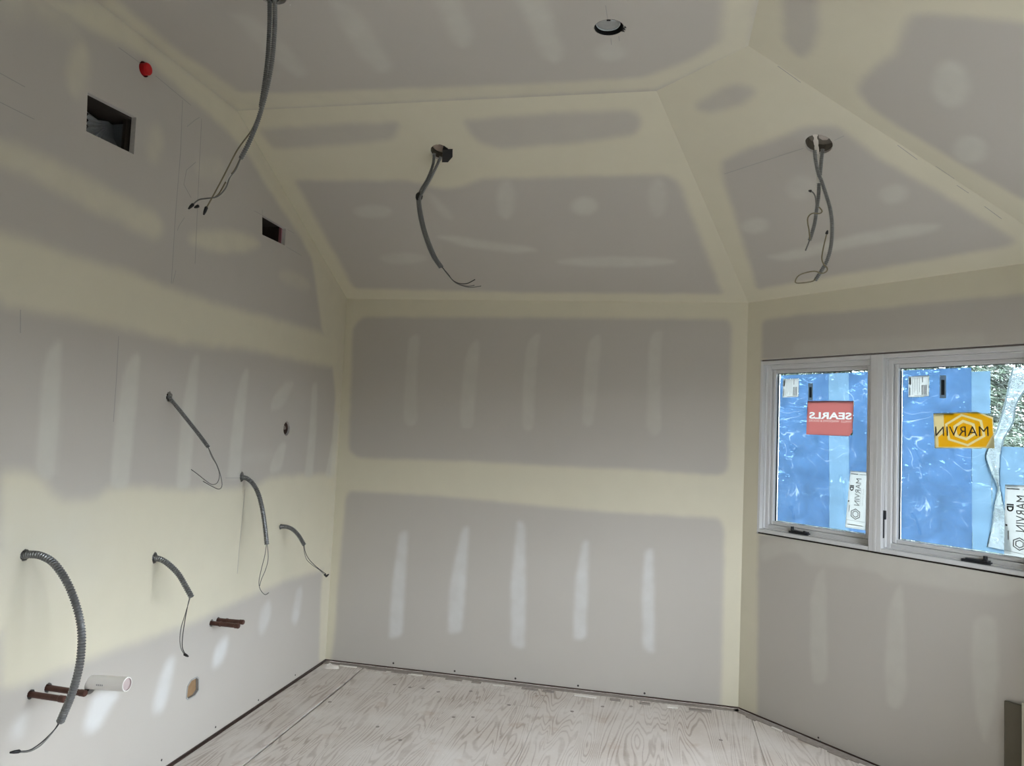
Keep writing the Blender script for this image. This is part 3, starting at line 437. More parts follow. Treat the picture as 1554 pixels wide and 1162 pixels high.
def armor(P, r, pitch=0.0085, sides=12):
    p = catmull(P, pitch/4); k = len(p)
    rad = [r*(1.0, 1.0, 0.76, 0.76)[i % 4] for i in range(k)]
    v, f = sweep(p, rad, sides, caps=False)
    # open end: a short dark throat
    T = p[-1]-p[-2]; T /= np.linalg.norm(T)
    b = len(v); last = np.array(v[-sides:])
    inner = p[-1]+(last-p[-1])*0.8
    deep = inner-T*r*1.2
    v += inner.tolist()+deep.tolist()
    for j in range(sides):
        q = (j+1) % sides
        f.append((b-sides+j, b-sides+q, b+q, b+j)); f.append((b+j, b+q, b+sides+q, b+sides+j))
    f.append(tuple(range(b+sides, b+2*sides)))
    return v, f
def cyl(p0, p1, r, sides=20, r1=None):
    p = np.array([p0, p1], float); return sweep(p, [r, r if r1 is None else r1], sides)

# ------------------------------------------------------------------ drywall surfaces
V3 = lambda *a: np.array(a, float)
FR = {'L': (V3(0, 0, 0), V3(0, -1, 0), V3(0, 0, 1), V3(1, 0, 0)),
      'B': (V3(0, 0, 0), V3(1, 0, 0), V3(0, 0, 1), V3(0, -1, 0)),
      'R': (V3(W, 0, 0), V3(CT, -ST, 0), V3(0, 0, 1), V3(-ST, -CT, 0)),
      'T': (V3(KX, KY, 0), V3(0, -1, 0), V3(0, 0, 1), V3(-1, 0, 0)),
      'E': (V3(0, YB, 0), V3(1, 0, 0), V3(0, 0, 1), V3(0, 1, 0)),
      'S1': (V3(0, 0, H), V3(1, 0, 0), V3(0, -RUN/SL, RISE/SL), V3(0, -RISE/SL, -RUN/SL)),
      'S2': (V3(W, 0, H), V3(CT, -ST, 0), V3(-ST*RUN/SL, -CT*RUN/SL, RISE/SL), V3(-ST*RISE/SL, -CT*RISE/SL, -RUN/SL)),
      'S3': (V3(KX, KY, H), V3(0, -1, 0), V3(-RUN/SL, 0, RISE/SL), V3(-RISE/SL, 0, -RUN/SL)),
      'F': (V3(0, 0, HC), V3(1, 0, 0), V3(0, -1, 0), V3(0, 0, -1))}
def at(s, u, v, n_=0.0):
    o, a, b, c = FR[s]; return tuple(o+a*u+b*v+c*n_)
def chaikin(P, k=2):
    P = np.array(P, float); Q = []
    for a, b in zip(P, np.roll(P, -1, 0)):            # extra points near the ends of long edges keep the corners tight
        L = np.linalg.norm(b-a); Q.append(a)
        if L > 0.16: Q += [a+(b-a)*0.07/L, b-(b-a)*0.07/L]
    P = np.array(Q)
    for _ in range(k):
        Q = np.roll(P, -1, 0); P = np.stack([P*0.75+Q*0.25, P*0.25+Q*0.75], 1).reshape(-1, 2)
    return P
def sdist(pts, P):
    Q = np.roll(P, -1, 0); d = np.full(len(pts), 1e9); ins = np.zeros(len(pts), bool)
    for a, b in zip(P, Q):
        e = b-a; w = pts-a; t = np.clip((w@e)/(e@e+1e-12), 0, 1)
        d = np.minimum(d, np.linalg.norm(w-t[:, None]*e, axis=1))
        c = ((a[1] > pts[:, 1]) != (b[1] > pts[:, 1]))
        with np.errstate(divide='ignore', invalid='ignore'):
            ins ^= c & (pts[:, 0] < (b[0]-a[0])*(pts[:, 1]-a[1])/(b[1]-a[1])+a[0])
    return np.where(ins, d, -d)
def mud_masks(s, uv, base):
    m = {'mud': np.full(len(uv), float(base)), 'skim': np.zeros(len(uv)), 'white': np.zeros(len(uv))}
    for ch, f, k, pts in MUD.get(s, []):
        P = chaikin(pts); lo, hi = P.min(0)-f, P.max(0)+f
        idx = np.where(np.all((uv >= lo) & (uv <= hi), axis=1))[0]
        if not len(idx): continue
        t = np.clip((sdist(uv[idx], P)+f)/(2*f), 0, 1); t = t*t*(3-2*t)*k
        if ch == 'g': m['mud'][idx] = np.minimum(m['mud'][idx], 1-t)
        else:
            nm = {'y': 'mud', 'm': 'skim', 'w': 'white'}[ch]; m[nm][idx] = np.maximum(m[nm][idx], t)
    return m
def clip(poly, P):
    """part of convex polygon poly inside convex counter-clockwise polygon P"""
    for i in range(len(P)):
        a, b = P[i], P[(i+1) % len(P)]; out = []
        sd = lambda q: (b[0]-a[0])*(q[1]-a[1])-(b[1]-a[1])*(q[0]-a[0])
        for j in range(len(poly)):
            p, q = poly[j], poly[(j+1) % len(poly)]; sp_, sq = sd(p), sd(q)
            if sp_ >= 0: out.append(p)
            if (sp_ > 0 and sq < 0) or (sp_ < 0 and sq > 0):
                t = sp_/(sp_-sq); out.append((p[0]+(q[0]-p[0])*t, p[1]+(q[1]-p[1])*t))
        poly = out
        if len(poly) < 3: return []
    return poly
def circle(cx, cy, r, k=32, ry=None, jag=0.0, seed=1):
    rr = random.Random(seed)
    return [(cx+r*(1+rr.uniform(-jag, jag))*math.cos(2*math.pi*i/k), cy+(ry or r)*(1+rr.uniform(-jag, jag))*math.sin(2*math.pi*i/k)) for i in range(k)]
def lines(a, b, step, fine_to=None, coarse=0.12):
    if fine_to is None or fine_to >= b: return np.linspace(a, b, max(2, int((b-a)/step)+1))
    return np.r_[np.linspace(a, fine_to, int((fine_to-a)/step)+1), np.linspace(fine_to, b, max(2, int((b-fine_to)/coarse)))[1:]]
def with_edges(L, edges):
    L = list(L); step = 0.006
    for e in edges: L = [x for x in L if abs(x-e) > step]
    return np.array(sorted(L+list(edges)))
def surface(s, name, poly, U, Vv, holes=(), base=0.0, label=None, thick=0.013):
    """drywall face on frame s: convex polygon, cut holes with real reveal depth, joint-compound masks as vertex attributes"""
    bbs = []
    for h in holes:
        a = np.array(h); lo, hi = a.min(0)-0.008, a.max(0)+0.008; bbs.append((lo, hi))
    U = with_edges(U, [x for lo, hi in bbs for x in (lo[0], hi[0])]); Vv = with_edges(Vv, [x for lo, hi in bbs for x in (lo[1], hi[1])])
    nu, nv = len(U), len(Vv)
    GU, GV = np.meshgrid(U, Vv, indexing='ij'); G = np.stack([GU.ravel(), GV.ravel()], 1)
    ins = np.ones(len(G), bool)
    for i in range(len(poly)):
        a, b = np.array(poly[i]), np.array(poly[(i+1) % len(poly)])
        ins &= ((b[0]-a[0])*(G[:, 1]-a[1])-(b[1]-a[1])*(G[:, 0]-a[0])) >= -1e-9
    I = ins.reshape(nu, nv)
    cnt = I[:-1, :-1].astype(int)+I[1:, :-1]+I[:-1, 1:]+I[1:, 1:]
    cu, cv = (U[:-1]+U[1:])/2, (Vv[:-1]+Vv[1:])/2
    skip = np.zeros((nu-1, nv-1), bool)
    for lo, hi in bbs: skip |= ((cu > lo[0]) & (cu < hi[0]))[:, None] & ((cv > lo[1]) & (cv < hi[1]))[None, :]
    ii, jj = np.where((cnt == 4) & ~skip)
    q = np.stack([ii*nv+jj, (ii+1)*nv+jj, (ii+1)*nv+jj+1, ii*nv+jj+1], 1)
    used = np.unique(q); remap = np.full(nu*nv, -1); remap[used] = np.arange(len(used))
    P2 = [tuple(p) for p in G[used]]; F = remap[q].tolist(); depth = [0.0]*len(P2); fm = [0]*len(F)
    for i, j in zip(*np.where((cnt < 4) & ~skip)):
        c = clip([(U[i], Vv[j]), (U[i+1], Vv[j]), (U[i+1], Vv[j+1]), (U[i], Vv[j+1])], poly)
        if len(c) >= 3:
            b0 = len(P2); P2 += c; depth += [0.0]*len(c); F.append(list(range(b0, b0+len(c)))); fm.append(0)
    for h, (lo, hi) in zip(holes, bbs):
        h = np.array(h, float); c = h.mean(0)
        angs = np.concatenate([np.linspace(-np.pi, np.pi, 72, endpoint=False), np.arctan2([lo[1]-c[1], lo[1]-c[1], hi[1]-c[1], hi[1]-c[1]], [lo[0]-c[0], hi[0]-c[0], lo[0]-c[0], hi[0]-c[0]]), np.arctan2(h[:, 1]-c[1], h[:, 0]-c[0])])
        angs = np.unique(np.round(angs, 5)); inner, outer = [], []
        for t in angs:
            d = np.array([math.cos(t), math.sin(t)])
            ks = [((hi[k] if d[k] > 0 else lo[k])-c[k])/d[k] for k in (0, 1) if abs(d[k]) > 1e-9]; outer.append(c+d*min(ks))
            best = 1e9
            for a, b in zip(h, np.roll(h, -1, 0)):
                e = b-a; den = d[0]*(-e[1])+d[1]*e[0]
                if abs(den) < 1e-12: continue
                w = a-c; k1 = (w[0]*(-e[1])+w[1]*e[0])/den; k2 = (d[0]*w[1]-d[1]*w[0])/den
                if k1 > 0 and -1e-6 <= k2 <= 1+1e-6: best = min(best, k1)
            inner.append(c+d*best)
        k = len(angs); b0 = len(P2)
        P2 += [tuple(x) for x in outer]+[tuple(x) for x in inner]+[tuple(x) for x in inner]; depth += [0.0]*(2*k)+[-thick]*k
        for i in range(k):
            j = (i+1) % k
            F.append([b0+i, b0+j, b0+k+j, b0+k+i]); fm.append(0)
            F.append([b0+k+i, b0+k+j, b0+2*k+j, b0+2*k+i]); fm.append(1)
    uv = np.array(P2, float); o, a, b, c = FR[s]
    X = o+uv[:, :1]*a+uv[:, 1:]*b+np.array(depth)[:, None]*c
    ob = obj(name, X, F, None, mats=[M_WALL, M_CORE], fmat=fm)
    for nm, val in mud_masks(s, uv, base).items():
        at_ = ob.data.attributes.new(nm, 'FLOAT', 'POINT'); at_.data.foreach_set('value', val.astype(np.float32))
    return props(ob, label, None, None, 'structure')
ST_ = 0.014
GAP = 0.014                                              # open gap under the board
LR = -YB
hl = MISC['holes']
hole_L = [MISC['duct'], MISC['vent2'], circle(*MISC['cap'], 0.031), circle(*MISC['hole6'], 0.037, ry=0.041, jag=0.03), MISC['box']]
hole_L += [circle(*hl['c5'], 0.02, jag=0.25, seed=3), circle(*hl['c7'], 0.019, ry=0.026, jag=0.12), circle(*hl['c8'], 0.0155, jag=0.05), circle(*hl['c9'], 0.018, ry=0.024, jag=0.1), circle(*hl['c10'], 0.02, jag=0.08)]
hole_L += [circle(u, v, 0.0165, jag=0.08, seed=i) for i, (u, v, e) in enumerate(MISC['cu'])] + [circle(*MISC['pvc'], 0.034, jag=0.03)]
surface('L', 'wall_left', [(0, GAP), (LR, GAP), (LR, HC), (RUN, HC), (0, H)], lines(0, LR, ST_, 3.0), lines(GAP, HC, ST_), hole_L, 0.0, 'unpainted drywall wall with wide joint compound bands, pipe stubs and cable holes', 0.022)
surface('B', 'wall_back', [(0, GAP), (W, GAP), (W, H), (0, H)], lines(0, W, ST_), lines(GAP, H, ST_), (), 1.0, 'back drywall wall with taped seams and ten short vertical compound streaks')
WT0, WT1, WZ0, WZ1 = 0.102, 1.527, 1.049, 2.081          # window opening in the right wall
surface('R', 'wall_right', [(0, GAP), (LEN, GAP), (LEN, H), (0, H)], lines(0, LEN, ST_), lines(GAP, H, ST_), [[(WT0, WZ0), (WT1, WZ0), (WT1, WZ1), (WT0, WZ1)]], 1.0, 'angled drywall wall around the double window')
h3 = [[(-y0+KY, z0), (-y1+KY, z0), (-y1+KY, z1), (-y0+KY, z1)] for y0, y1, z0, z1 in OPEN3]
surface('T', 'wall_side', [(0, GAP), (LR+KY, GAP), (LR+KY, H), (0, H)], lines(0, LR+KY, 0.1), lines(GAP, H, 0.1), h3, 0.3, 'drywall wall with two windows at the right of the room')
surface('E', 'wall_rear', [(0, GAP), (KX, GAP), (KX, H), (KX-RUN, HC), (0, HC)], lines(0, KX, 0.1), lines(GAP, HC, 0.1), [[(OPENB[0], OPENB[2]), (OPENB[1], OPENB[2]), (OPENB[1], OPENB[3]), (OPENB[0], OPENB[3])]], 0.3, 'drywall wall behind the camera with a wide doorway')
# ceiling: flat tray and three slopes meeting at hips
AX = W-(RUN-RUN*CT)/ST; BX = KX-RUN; BY = -(RUN+(BX-W)*ST)/CT
def to2(s, p):
    o, a, b, c = FR[s]; d = np.array(p, float)-o; return (float(d@a), float(d@b))
A3, B3, K3 = (AX, -RUN, HC), (BX, BY, HC), (KX, KY, H)
hole_F = [circle(*MISC['can'], 0.056, 40, jag=0.02), circle(*MISC['hang'], 0.05, 32)]
surface('F', 'ceiling', [(0, RUN), (AX, RUN), (BX, -BY), (BX, LR), (0, LR)][::1], lines(0, BX, ST_), lines(RUN, LR, ST_, 3.0), hole_F, 0.0, 'flat middle of the tray ceiling in unpainted drywall')
surface('S1', 'ceiling_slope_back', [(0, 0), (W, 0), to2('S1', A3), (0, SL)], lines(0, W, ST_), lines(0, SL, ST_), [circle(*MISC['s1'], 0.052, 36, jag=0.03)], 1.0, 'sloped ceiling panel above the back wall')
surface('S2', 'ceiling_slope_corner', [(0, 0), (LEN, 0), to2('S2', B3), to2('S2', A3)], lines(0, LEN, ST_), lines(0, SL, ST_), [circle(*MISC['s2'], 0.058, 36, jag=0.02)], 1.0, 'sloped ceiling panel above the window wall')
surface('S3', 'ceiling_slope_side', [(0, 0), (LR+KY, 0), (LR+KY, SL), to2('S3', B3)], lines(-0.8, LR+KY, ST_, 1.6), lines(0, SL, ST_), (), 1.0, 'sloped ceiling panel at the right edge of the picture')
# the framing behind the boards (closes the holes)
def shell(name, s, u0, u1, v0, v1, d0, d1, m=M_DARK):
    v, f = fbox(FR[s], u0, u1, v0, v1, d1, d0)
    top = f.index((1, 5, 7, 3)); f = f[:top]+f[top+1:]    # open towards the room
    return props(obj(name, v, f, m), None, None, None, 'structure')
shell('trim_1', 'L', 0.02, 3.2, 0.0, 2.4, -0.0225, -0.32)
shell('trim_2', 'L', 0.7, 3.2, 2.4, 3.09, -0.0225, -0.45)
# pencil marks
PW = {'L': bpy.data.objects['wall_left'], 'S2': bpy.data.objects['ceiling_slope_corner'], 'F': bpy.data.objects['ceiling'], 'S3': bpy.data.objects['ceiling_slope_side']}
for s, P in PEN:
    parts = []
    for a, b in zip(P[:-1], P[1:]):
        a, b = np.array(a), np.array(b); d = (b-a)/np.linalg.norm(b-a); q = np.array([-d[1], d[0]])*0.0011
        parts.append(fprism(FR[s], [tuple(a-q), tuple(b-q), tuple(b+q), tuple(a+q)], 0.0001, 0.0004))
    obj('pencil_line', *merge(*parts), M_PENCIL, PW[s])
def screw(s, u, v, parent, r=0.0065): 
    p = circle(u, v, r, 10); obj('screw', *fprism(FR[s], p, 0.0002, 0.0012), M_SCREW, parent)
for q in SCR: screw('B', q[0], max(q[1], 0.03), bpy.data.objects['wall_back'])
for q in SCRR: screw('R', *q, bpy.data.objects['wall_right'], 0.005)
for q in SCRL: screw('L', *q, bpy.data.objects['wall_left'], 0.005)

# ------------------------------------------------------------------ floor of plywood sheets, plates at the wall foot
fl = props(obj('floor', *box(-0.2, KX+0.2, YB-0.2, 0.2, -0.06, -0.02), M_DARK), 'subfloor under the plywood sheets', None, None, 'structure')
room = [(0.0, YB), (KX, YB), (KX, KY), (W, 0.0), (0.0, 0.0)]
def ccw(P): 
    return P if sum(a[0]*b[1]-b[0]*a[1] for a, b in zip(P, P[1:]+P[:1])) > 0 else P[::-1]
room = ccw(room)
EDGE = 0.052
inset = ccw([(0.011, YB), (KX-0.043, YB), (KX-0.043, KY-0.03), (W+0.03-0.045, -0.046), (0.011, -0.046)])
cols = [(-0.9, 0.292, 0.302), (0.298, 1.503, 1.511), (1.509, 2.699, 2.691), (2.704, 3.9, 3.9)]
seams = [[(0.0, -0.43, -0.43), (-2.9, -2.9, -2.9), (-5.3, -5.3, -5.3)], [(0.0, -.4, -.35), (-2.8, -2.8, -2.8), (-5.2, -5.2, -5.2)], [(0.0, -2.2, -2.2), (-4.6, -4.6, -4.6)], [(0, -1.6, -1.6), (-4.0, -4, -4)]]
xs = [(-0.9, -0.9), (0.288, 0.318), (1.5045, 1.515), (2.706, 2.685), (4.0, 4.0)]      # seam x at y=0 and y=-0.75
def sx(i, y): 
    a, b = xs[i]; return a+(b-a)*min(1, -y/0.75)
rows = [[0.05, -3.0, -5.4, YB-0.2], [0.05, (-0.092, -0.158), (-0.424, -0.347), -2.85, -5.25, YB-0.2], [0.05, -2.3, -4.7, YB-0.2], [0.05, -1.7, -4.1, YB-0.2]]
for ci in range(4):
    for k in range(len(rows[ci])-1):
        t, b = rows[ci][k], rows[ci][k+1]
        tl, tr = t if isinstance(t, tuple) else (t, t); bl, br = b if isinstance(b, tuple) else (b, b)
        g = 0.0022
        P = ccw([(sx(ci, bl)+g, bl+g), (sx(ci+1, br)-g, br+g), (sx(ci+1, tr)-g, tr-g), (sx(ci, tl)+g, tl-g)])
        P = clip(P, inset)
        if len(P) >= 3:
            k3 = len(P); v = [(x, y, z) for z in (-0.018, 0.0) for x, y in P]
            obj('plywood_sheet', v, [tuple(range(k3)), tuple(range(2*k3-1, k3-1, -1))]+[(i, (i+1) % k3, k3+(i+1) % k3, k3+i) for i in range(k3)], M_PLY, fl)
for i, (u, v) in enumerate(SPOT):
    obj('nail_head', *fprism((V3(0, 0, 0), V3(1, 0, 0), V3(0, -1, 0), V3(0, 0, 1)), circle(u, v, 0.011, 10, jag=0.2, seed=i), 0.0001, 0.0008), M_STRIP, fl)
def plate(name, s, u0, u1, label, wide=0.045):
    t = props(obj(name, *fbox(FR[s], u0-0.075, u1+0.075, -0.018, 0.05, -0.06, -0.006), M_STUD), label, None, None, 'structure')
    obj('floor_strip', *fbox(FR[s], u0, u1, -0.018, 0.003, -0.004, wide), M_STRIP if wide > 0.03 else M_STUD, t)
plate('trim_3', 'L', 0.0, LR, 'dark wood plate showing in the gap under the left wall', 0.009)
plate('trim_4', 'B', 0.0, W, 'dark wood plate showing in the gap under the back wall')
plate('trim_5', 'R', 0.0, LEN, 'dark wood plate showing in the gap under the window wall')
plate('trim_6', 'T', 0.0, LR+KY, 'dark wood plate under the side wall')
# ragged dirt-dark edge pieces of the strip and plaster crumbs
rnd = random.Random(5)
tb = bpy.data.objects['trim_4']
for k in range(14):
    u = 0.12+k*0.175+rnd.uniform(-0.04, 0.04); w_ = rnd.uniform(0.05, 0.14)
    obj('splinter', *bev_box(FR['B'], u, u+w_, -0.01, 0.0055, 0.047+u*0.014, 0.058+u*0.024, 0.002), M_STRIP if k % 3 else M_SCRAP, tb)
tr5 = bpy.data.objects['trim_5']
for k in range(7):
    u = 0.1+k*0.17; obj('splinter', *bev_box(FR['R'], u, u+rnd.uniform(0.05, 0.12), -0.01, 0.006, 0.047, 0.062, 0.002), M_SCRAP if k % 3 == 1 else M_STRIP, tr5)

# ------------------------------------------------------------------ window: two casement units mulled side by side
R = FR['R']
def ring(fr, a0, a1, b0, b1, w, c0, c1, e=0.002, wb=None, wt=None):
    wb = wb or w; wt = wt or w
    return merge(bev_box(fr, a0, a0+w, b0, b1, c0, c1, e), bev_box(fr, a1-w, a1, b0, b1, c0, c1, e), bev_box(fr, a0+w, a1-w, b0, b0+wb, c0, c1, e), bev_box(fr, a0+w, a1-w, b1-wt, b1, c0, c1, e))
M_ROUGH = M_STUD
wb_ = props(obj('trim_7', *merge(fbox(R, 0.0, 0.085, 1.0, 2.12, -0.13, -0.0135), fbox(R, 1.542, 1.62, 1.0, 2.12, -0.13, -0.0135), fbox(R, 0.085, 1.542, 0.98, 1.057, -0.13, -0.020), fbox(R, 0.085, 1.542, 2.072, 2.15, -0.13, -0.020)), M_DARK), 'rough wood opening around the double window', None, None, 'structure')
GZ0, GZ1 = 1.128, 1.996
def casement(name, a0, a1, crank_t, label):
    w = props(thing(name, at('R', (a0+a1)/2, 1.045, -0.05), label, None), None, None, None, 'structure')
    b0, b1 = 1.058, 2.071
    obj('frame', *ring(R, a0, a1, b0, b1, 0.033, -0.12, -0.001, 0.0025, 0.021, 0.021), M_FRAME, w)
    obj('frame_stop', *ring(R, a0+0.033, a1-0.033, b0+0.021, b1-0.021, 0.006, -0.075, -0.028, 0.002), M_FRAME, w)
    s = obj('sash', *merge(ring(R, a0+0.034, a1-0.034, b0+0.022, b1-0.022, 0.026, -0.10, -0.045, 0.003), ring(R, a0+0.060, a1-0.060, b0+0.048, b1-0.048, 0.022, -0.10, -0.058, 0.005)), M_FRAME, w)
    g0, g1 = a0+0.082, a1-0.082
    obj('gasket', *ring(R, g0-0.001, g1+0.001, GZ0-0.002, GZ1+0.012, 0.004, -0.09, -0.078, 0.0005, 0.003, 0.01), M_GASKET, s)
    obj('pane', *fbox(R, g0, g1, GZ0, GZ1+0.01, -0.090, -0.086), M_GLASS, s)
    # folding crank on the sill
    t = crank_t; z = 1.083
    c = obj('crank_handle', *merge(bev_box(R, t, t+0.125, z-0.006, z+0.008, -0.05, -0.022, 0.004), bev_box(R, t+0.02, t+0.118, z+0.006, z+0.015, -0.043, -0.018, 0.003),
        cyl(at('R', t+(0.1 if name == 'window_2' else 0.018), z, -0.034), at('R', t+(0.1 if name == 'window_2' else 0.018), z+0.034, -0.034), 0.009, 14),
        cyl(at('R', t+0.112, z+0.012, -0.026), at('R', t+0.112, z+0.018, -0.004), 0.006, 12)), M_LATCH, w)
    # sash lock lever on the jamb
    obj('lock_lever', *merge(fbox(R, a0+0.0335, a0+0.036, 1.13, 1.27, -0.03, -0.018), fbox(R, a0+0.0335, a0+0.045, 1.225, 1.27, -0.028, -0.02)), M_LATCH, w) if name == 'window_2' else None
    return w
win1 = casement('window_1', 0.085, 0.8125, 0.297, 'white casement with red sign on its glass, left half of the double window')
win2 = casement('window_2', 0.8135, 1.541, 1.214, 'white casement with yellow sign and hanging plastic, right half of the double window')
obj('mullion_cover', *bev_box(R, 0.806, 0.820, 1.060, 2.069, -0.004, 0.0005, 0.0005), M_FRAME, win1)
# blue protective films stuck on the outer face of the glass
ga0, ga1, gb0, gb1 = 0.167, 0.7305, 0.8955, 1.459
CUT = [GLASS[k] for k in ('red', 'yel', 'wl1', 'wl2', 'tag1', 'tag2')] + [GLASS['plastic_l'] + GLASS['plastic_r'][::-1]]
def sheet(name, poly, off, m, parent, nu=40, seed=0, amp=0.0015):
    """thin wavy plastic sheet: front and back faces 0.2 mm apart"""
    rr = random.Random(seed); (x00, y00), (x10, y10), (x11, y11), (x01, y01) = poly
    ph = [rr.uniform(0, 6.28) for _ in range(4)]; V, F = [], []
    nvv = nu*2
    for side in (0, 1):
        for i in range(nu+1):
            for j in range(nvv+1):
                a, b = i/nu, j/nvv
                x = (x00*(1-a)+x10*a)*(1-b)+(x01*(1-a)+x11*a)*b; y = (y00*(1-a)+y10*a)*(1-b)+(y01*(1-a)+y11*a)*b
                d = amp*(math.sin(9*x+13*y+ph[0])+0.6*math.sin(31*x-17*y+ph[1])+0.4*math.sin(47*y+ph[2]))
                V.append(at('R', x, y, off+d-0.0002*side))
    cells = []
    n0 = (nu+1)*(nvv+1); ix = lambda i, j, s_: s_*n0+i*(nvv+1)+j
    for i in range(nu):
        for j in range(nvv):
            a, b = (i+0.5)/nu, (j+0.5)/nvv
            x = (x00*(1-a)+x10*a)*(1-b)+(x01*(1-a)+x11*a)*b; y = (y00*(1-a)+y10*a)*(1-b)+(y01*(1-a)+y11*a)*b
            cells.append((x, y))
            F.append((ix(i, j, 0), ix(i+1, j, 0), ix(i+1, j+1, 0), ix(i, j+1, 0)))
    keep = np.ones(len(F), bool)                      # trimmed away behind the stickers
    for c in CUT: keep &= sdist(np.array(cells), np.array(c, float)) < 0.002
    return obj(name, V[:n0], [f for f, k in zip(F, keep) if k], m, parent, smooth=True)
fz0, fz1 = GZ0+0.004, GZ1-0.004
f_off = -0.097
gf = GLASS['film']
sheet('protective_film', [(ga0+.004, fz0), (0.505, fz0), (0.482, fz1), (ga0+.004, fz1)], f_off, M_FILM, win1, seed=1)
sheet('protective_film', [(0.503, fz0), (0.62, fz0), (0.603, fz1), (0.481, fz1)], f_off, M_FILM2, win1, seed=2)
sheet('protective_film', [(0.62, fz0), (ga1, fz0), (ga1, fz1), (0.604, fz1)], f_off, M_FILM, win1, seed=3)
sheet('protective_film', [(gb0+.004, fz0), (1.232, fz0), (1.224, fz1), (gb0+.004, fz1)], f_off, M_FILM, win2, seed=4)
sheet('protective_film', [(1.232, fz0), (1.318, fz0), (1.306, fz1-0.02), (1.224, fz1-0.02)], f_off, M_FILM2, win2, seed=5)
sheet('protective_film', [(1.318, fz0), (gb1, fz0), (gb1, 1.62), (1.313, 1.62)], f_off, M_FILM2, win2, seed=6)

# ------------------------------------------------------------------ lettering
def text_mesh(s, bold=0.0, spacing=1.0):
    cu = bpy.data.curves.new('lettering', 'FONT'); cu.body = s; cu.size = 1.0; cu.align_x = 'CENTER'; cu.align_y = 'CENTER'; cu.offset = bold; cu.space_character = spacing; cu.resolution_u = 3
    o = bpy.data.objects.new('lettering', cu); COL.objects.link(o)
    dg = bpy.context.evaluated_depsgraph_get(); me = bpy.data.meshes.new_from_object(o.evaluated_get(dg))
    v = np.array([tuple(q.co) for q in me.vertices]); f = [tuple(p.vertices) for p in me.polygons]
    bpy.data.objects.remove(o); bpy.data.curves.remove(cu); bpy.data.meshes.remove(me)
    lo, hi = v.min(0), v.max(0); v = (v-(lo+hi)/2)/(hi-lo+1e-9)   # unit box centred on 0
    return v[:, :2], f
def letters(name, s, c, ex, ey, off, m, parent, bold=0.0, spacing=1.0):
    """text of unit box mapped on the window plane: centre c, text-x vector ex, text-y vector ey (both (t, z), full length)"""
    v, f = text_mesh(s, bold, spacing)
    X = [at('R', c[0]+q[0]*ex[0]+q[1]*ey[0], c[1]+q[0]*ex[1]+q[1]*ey[1], off) for q in v]
    return obj(name, X, f, m, parent)
GOFF = -0.0925                                            # outer face of the glass
def inlay(st, layers, off=0.0004):
    """printed layers lying in ONE sheet: later layers replace earlier ones; each becomes its own flat part"""
    from mathutils.geometry import delaunay_2d_cdt
    vs_, fs, own = [], [], []
    for li, (nm, m, polys) in enumerate(layers):
        for P in polys:
            a = sum(P[k][0]*P[(k+1) % len(P)][1]-P[(k+1) % len(P)][0]*P[k][1] for k in range(len(P)))
            if abs(a) < 1e-9: continue
            P = P if a > 0 else P[::-1]
            b = len(vs_); vs_ += [Vector((float(x), float(y))) for x, y in P]; fs.append(list(range(b, b+len(P)))); own.append(li)
    ov, oe, of, _, _, orig = delaunay_2d_cdt(vs_, [], fs, 1, 1e-5)
    byl = {}
    for f, og in zip(of, orig):
        if og: byl.setdefault(max(own[k] for k in og), []).append(list(f))
    for li, F in byl.items():
        used = sorted({k for f in F for k in f}); mp_ = {k: i for i, k in enumerate(used)}
        obj(layers[li][0], [at('R', ov[k].x, ov[k].y, GOFF+off) for k in used], [[mp_[k] for k in f] for f in F], layers[li][1], st)
def glyphs(s_, c, ex, ey, bold=0.0, spacing=1.0):
    v, f = text_mesh(s_, bold, spacing)
    return [[(c[0]+v[k][0]*ex[0]+v[k][1]*ey[0], c[1]+v[k][0]*ex[1]+v[k][1]*ey[1]) for k in q_] for q_ in f]
def sticker(name, poly, label, cat, m, group=None):
    c = np.mean(np.array(poly), 0); t = thing(name, at('R', c[0], c[1], GOFF), label, cat, group)
    if m: obj('backing', [at('R', *p_, GOFF+0.0004) for p_ in poly], [tuple(range(len(poly)))], m, t)
    return t, c
def on(pos, poly):                                        # bilinear position inside a sticker's quad: poly = tl, tr, br, bl
    a, b = pos; tl, tr, br, bl = [np.array(q) for q in poly]
    return (tl*(1-a)+tr*a)*(1-b)+(bl*(1-a)+br*a)*b
q = GLASS['red']; tl, tr, br, bl = [np.array(x) for x in q]
cut = [tuple(tl), tuple(tr), tuple(tr*0.12+br*0.88), tuple(br*0.93+bl*0.07), tuple(bl)]
st, c = sticker('shop_sign', cut, 'red paper sign with mirrored white lettering on the left pane', 'sign', None)
ex = (tr-tl); ey = (tl-bl)
inlay(st, [('backing', M_SRED, [cut]), ('lettering', M_STXT, glyphs('SEARLS', on((0.51, 0.43), q), -ex*0.92, ey*0.20, 0.03)),
           ('small_lettering', M_STXT2, glyphs('WALLS  WINDOWS & DOORS', on((0.51, 0.585), q), -ex*0.92, ey*0.065, 0.012))])
q = GLASS['yel']; tl, tr, br, bl = [np.array(x) for x in q]; ex, ey = tr-tl, tl-bl
cut = [tuple(x) for x in (tl, tl*0.25+tr*0.75+ey*0.02, tr-ey*0.14, br, bl)]
st, c = sticker('maker_sign', cut, 'yellow sign with hexagon rings and mirrored lettering on the right pane', 'sign', None)
def yb(*pts): return [tuple(on(p_, q)) for p_ in pts]
def hexa(rx, ry, rot=0.12): return [(0.53+rx*math.cos(rot+math.pi/2+i*math.pi/3), 0.49-ry*math.sin(rot+math.pi/2+i*math.pi/3)) for i in range(6)]
def ringq(o, i_): return [yb(o[k], o[(k+1) % 6], i_[(k+1) % 6], i_[k]) for k in range(6)]
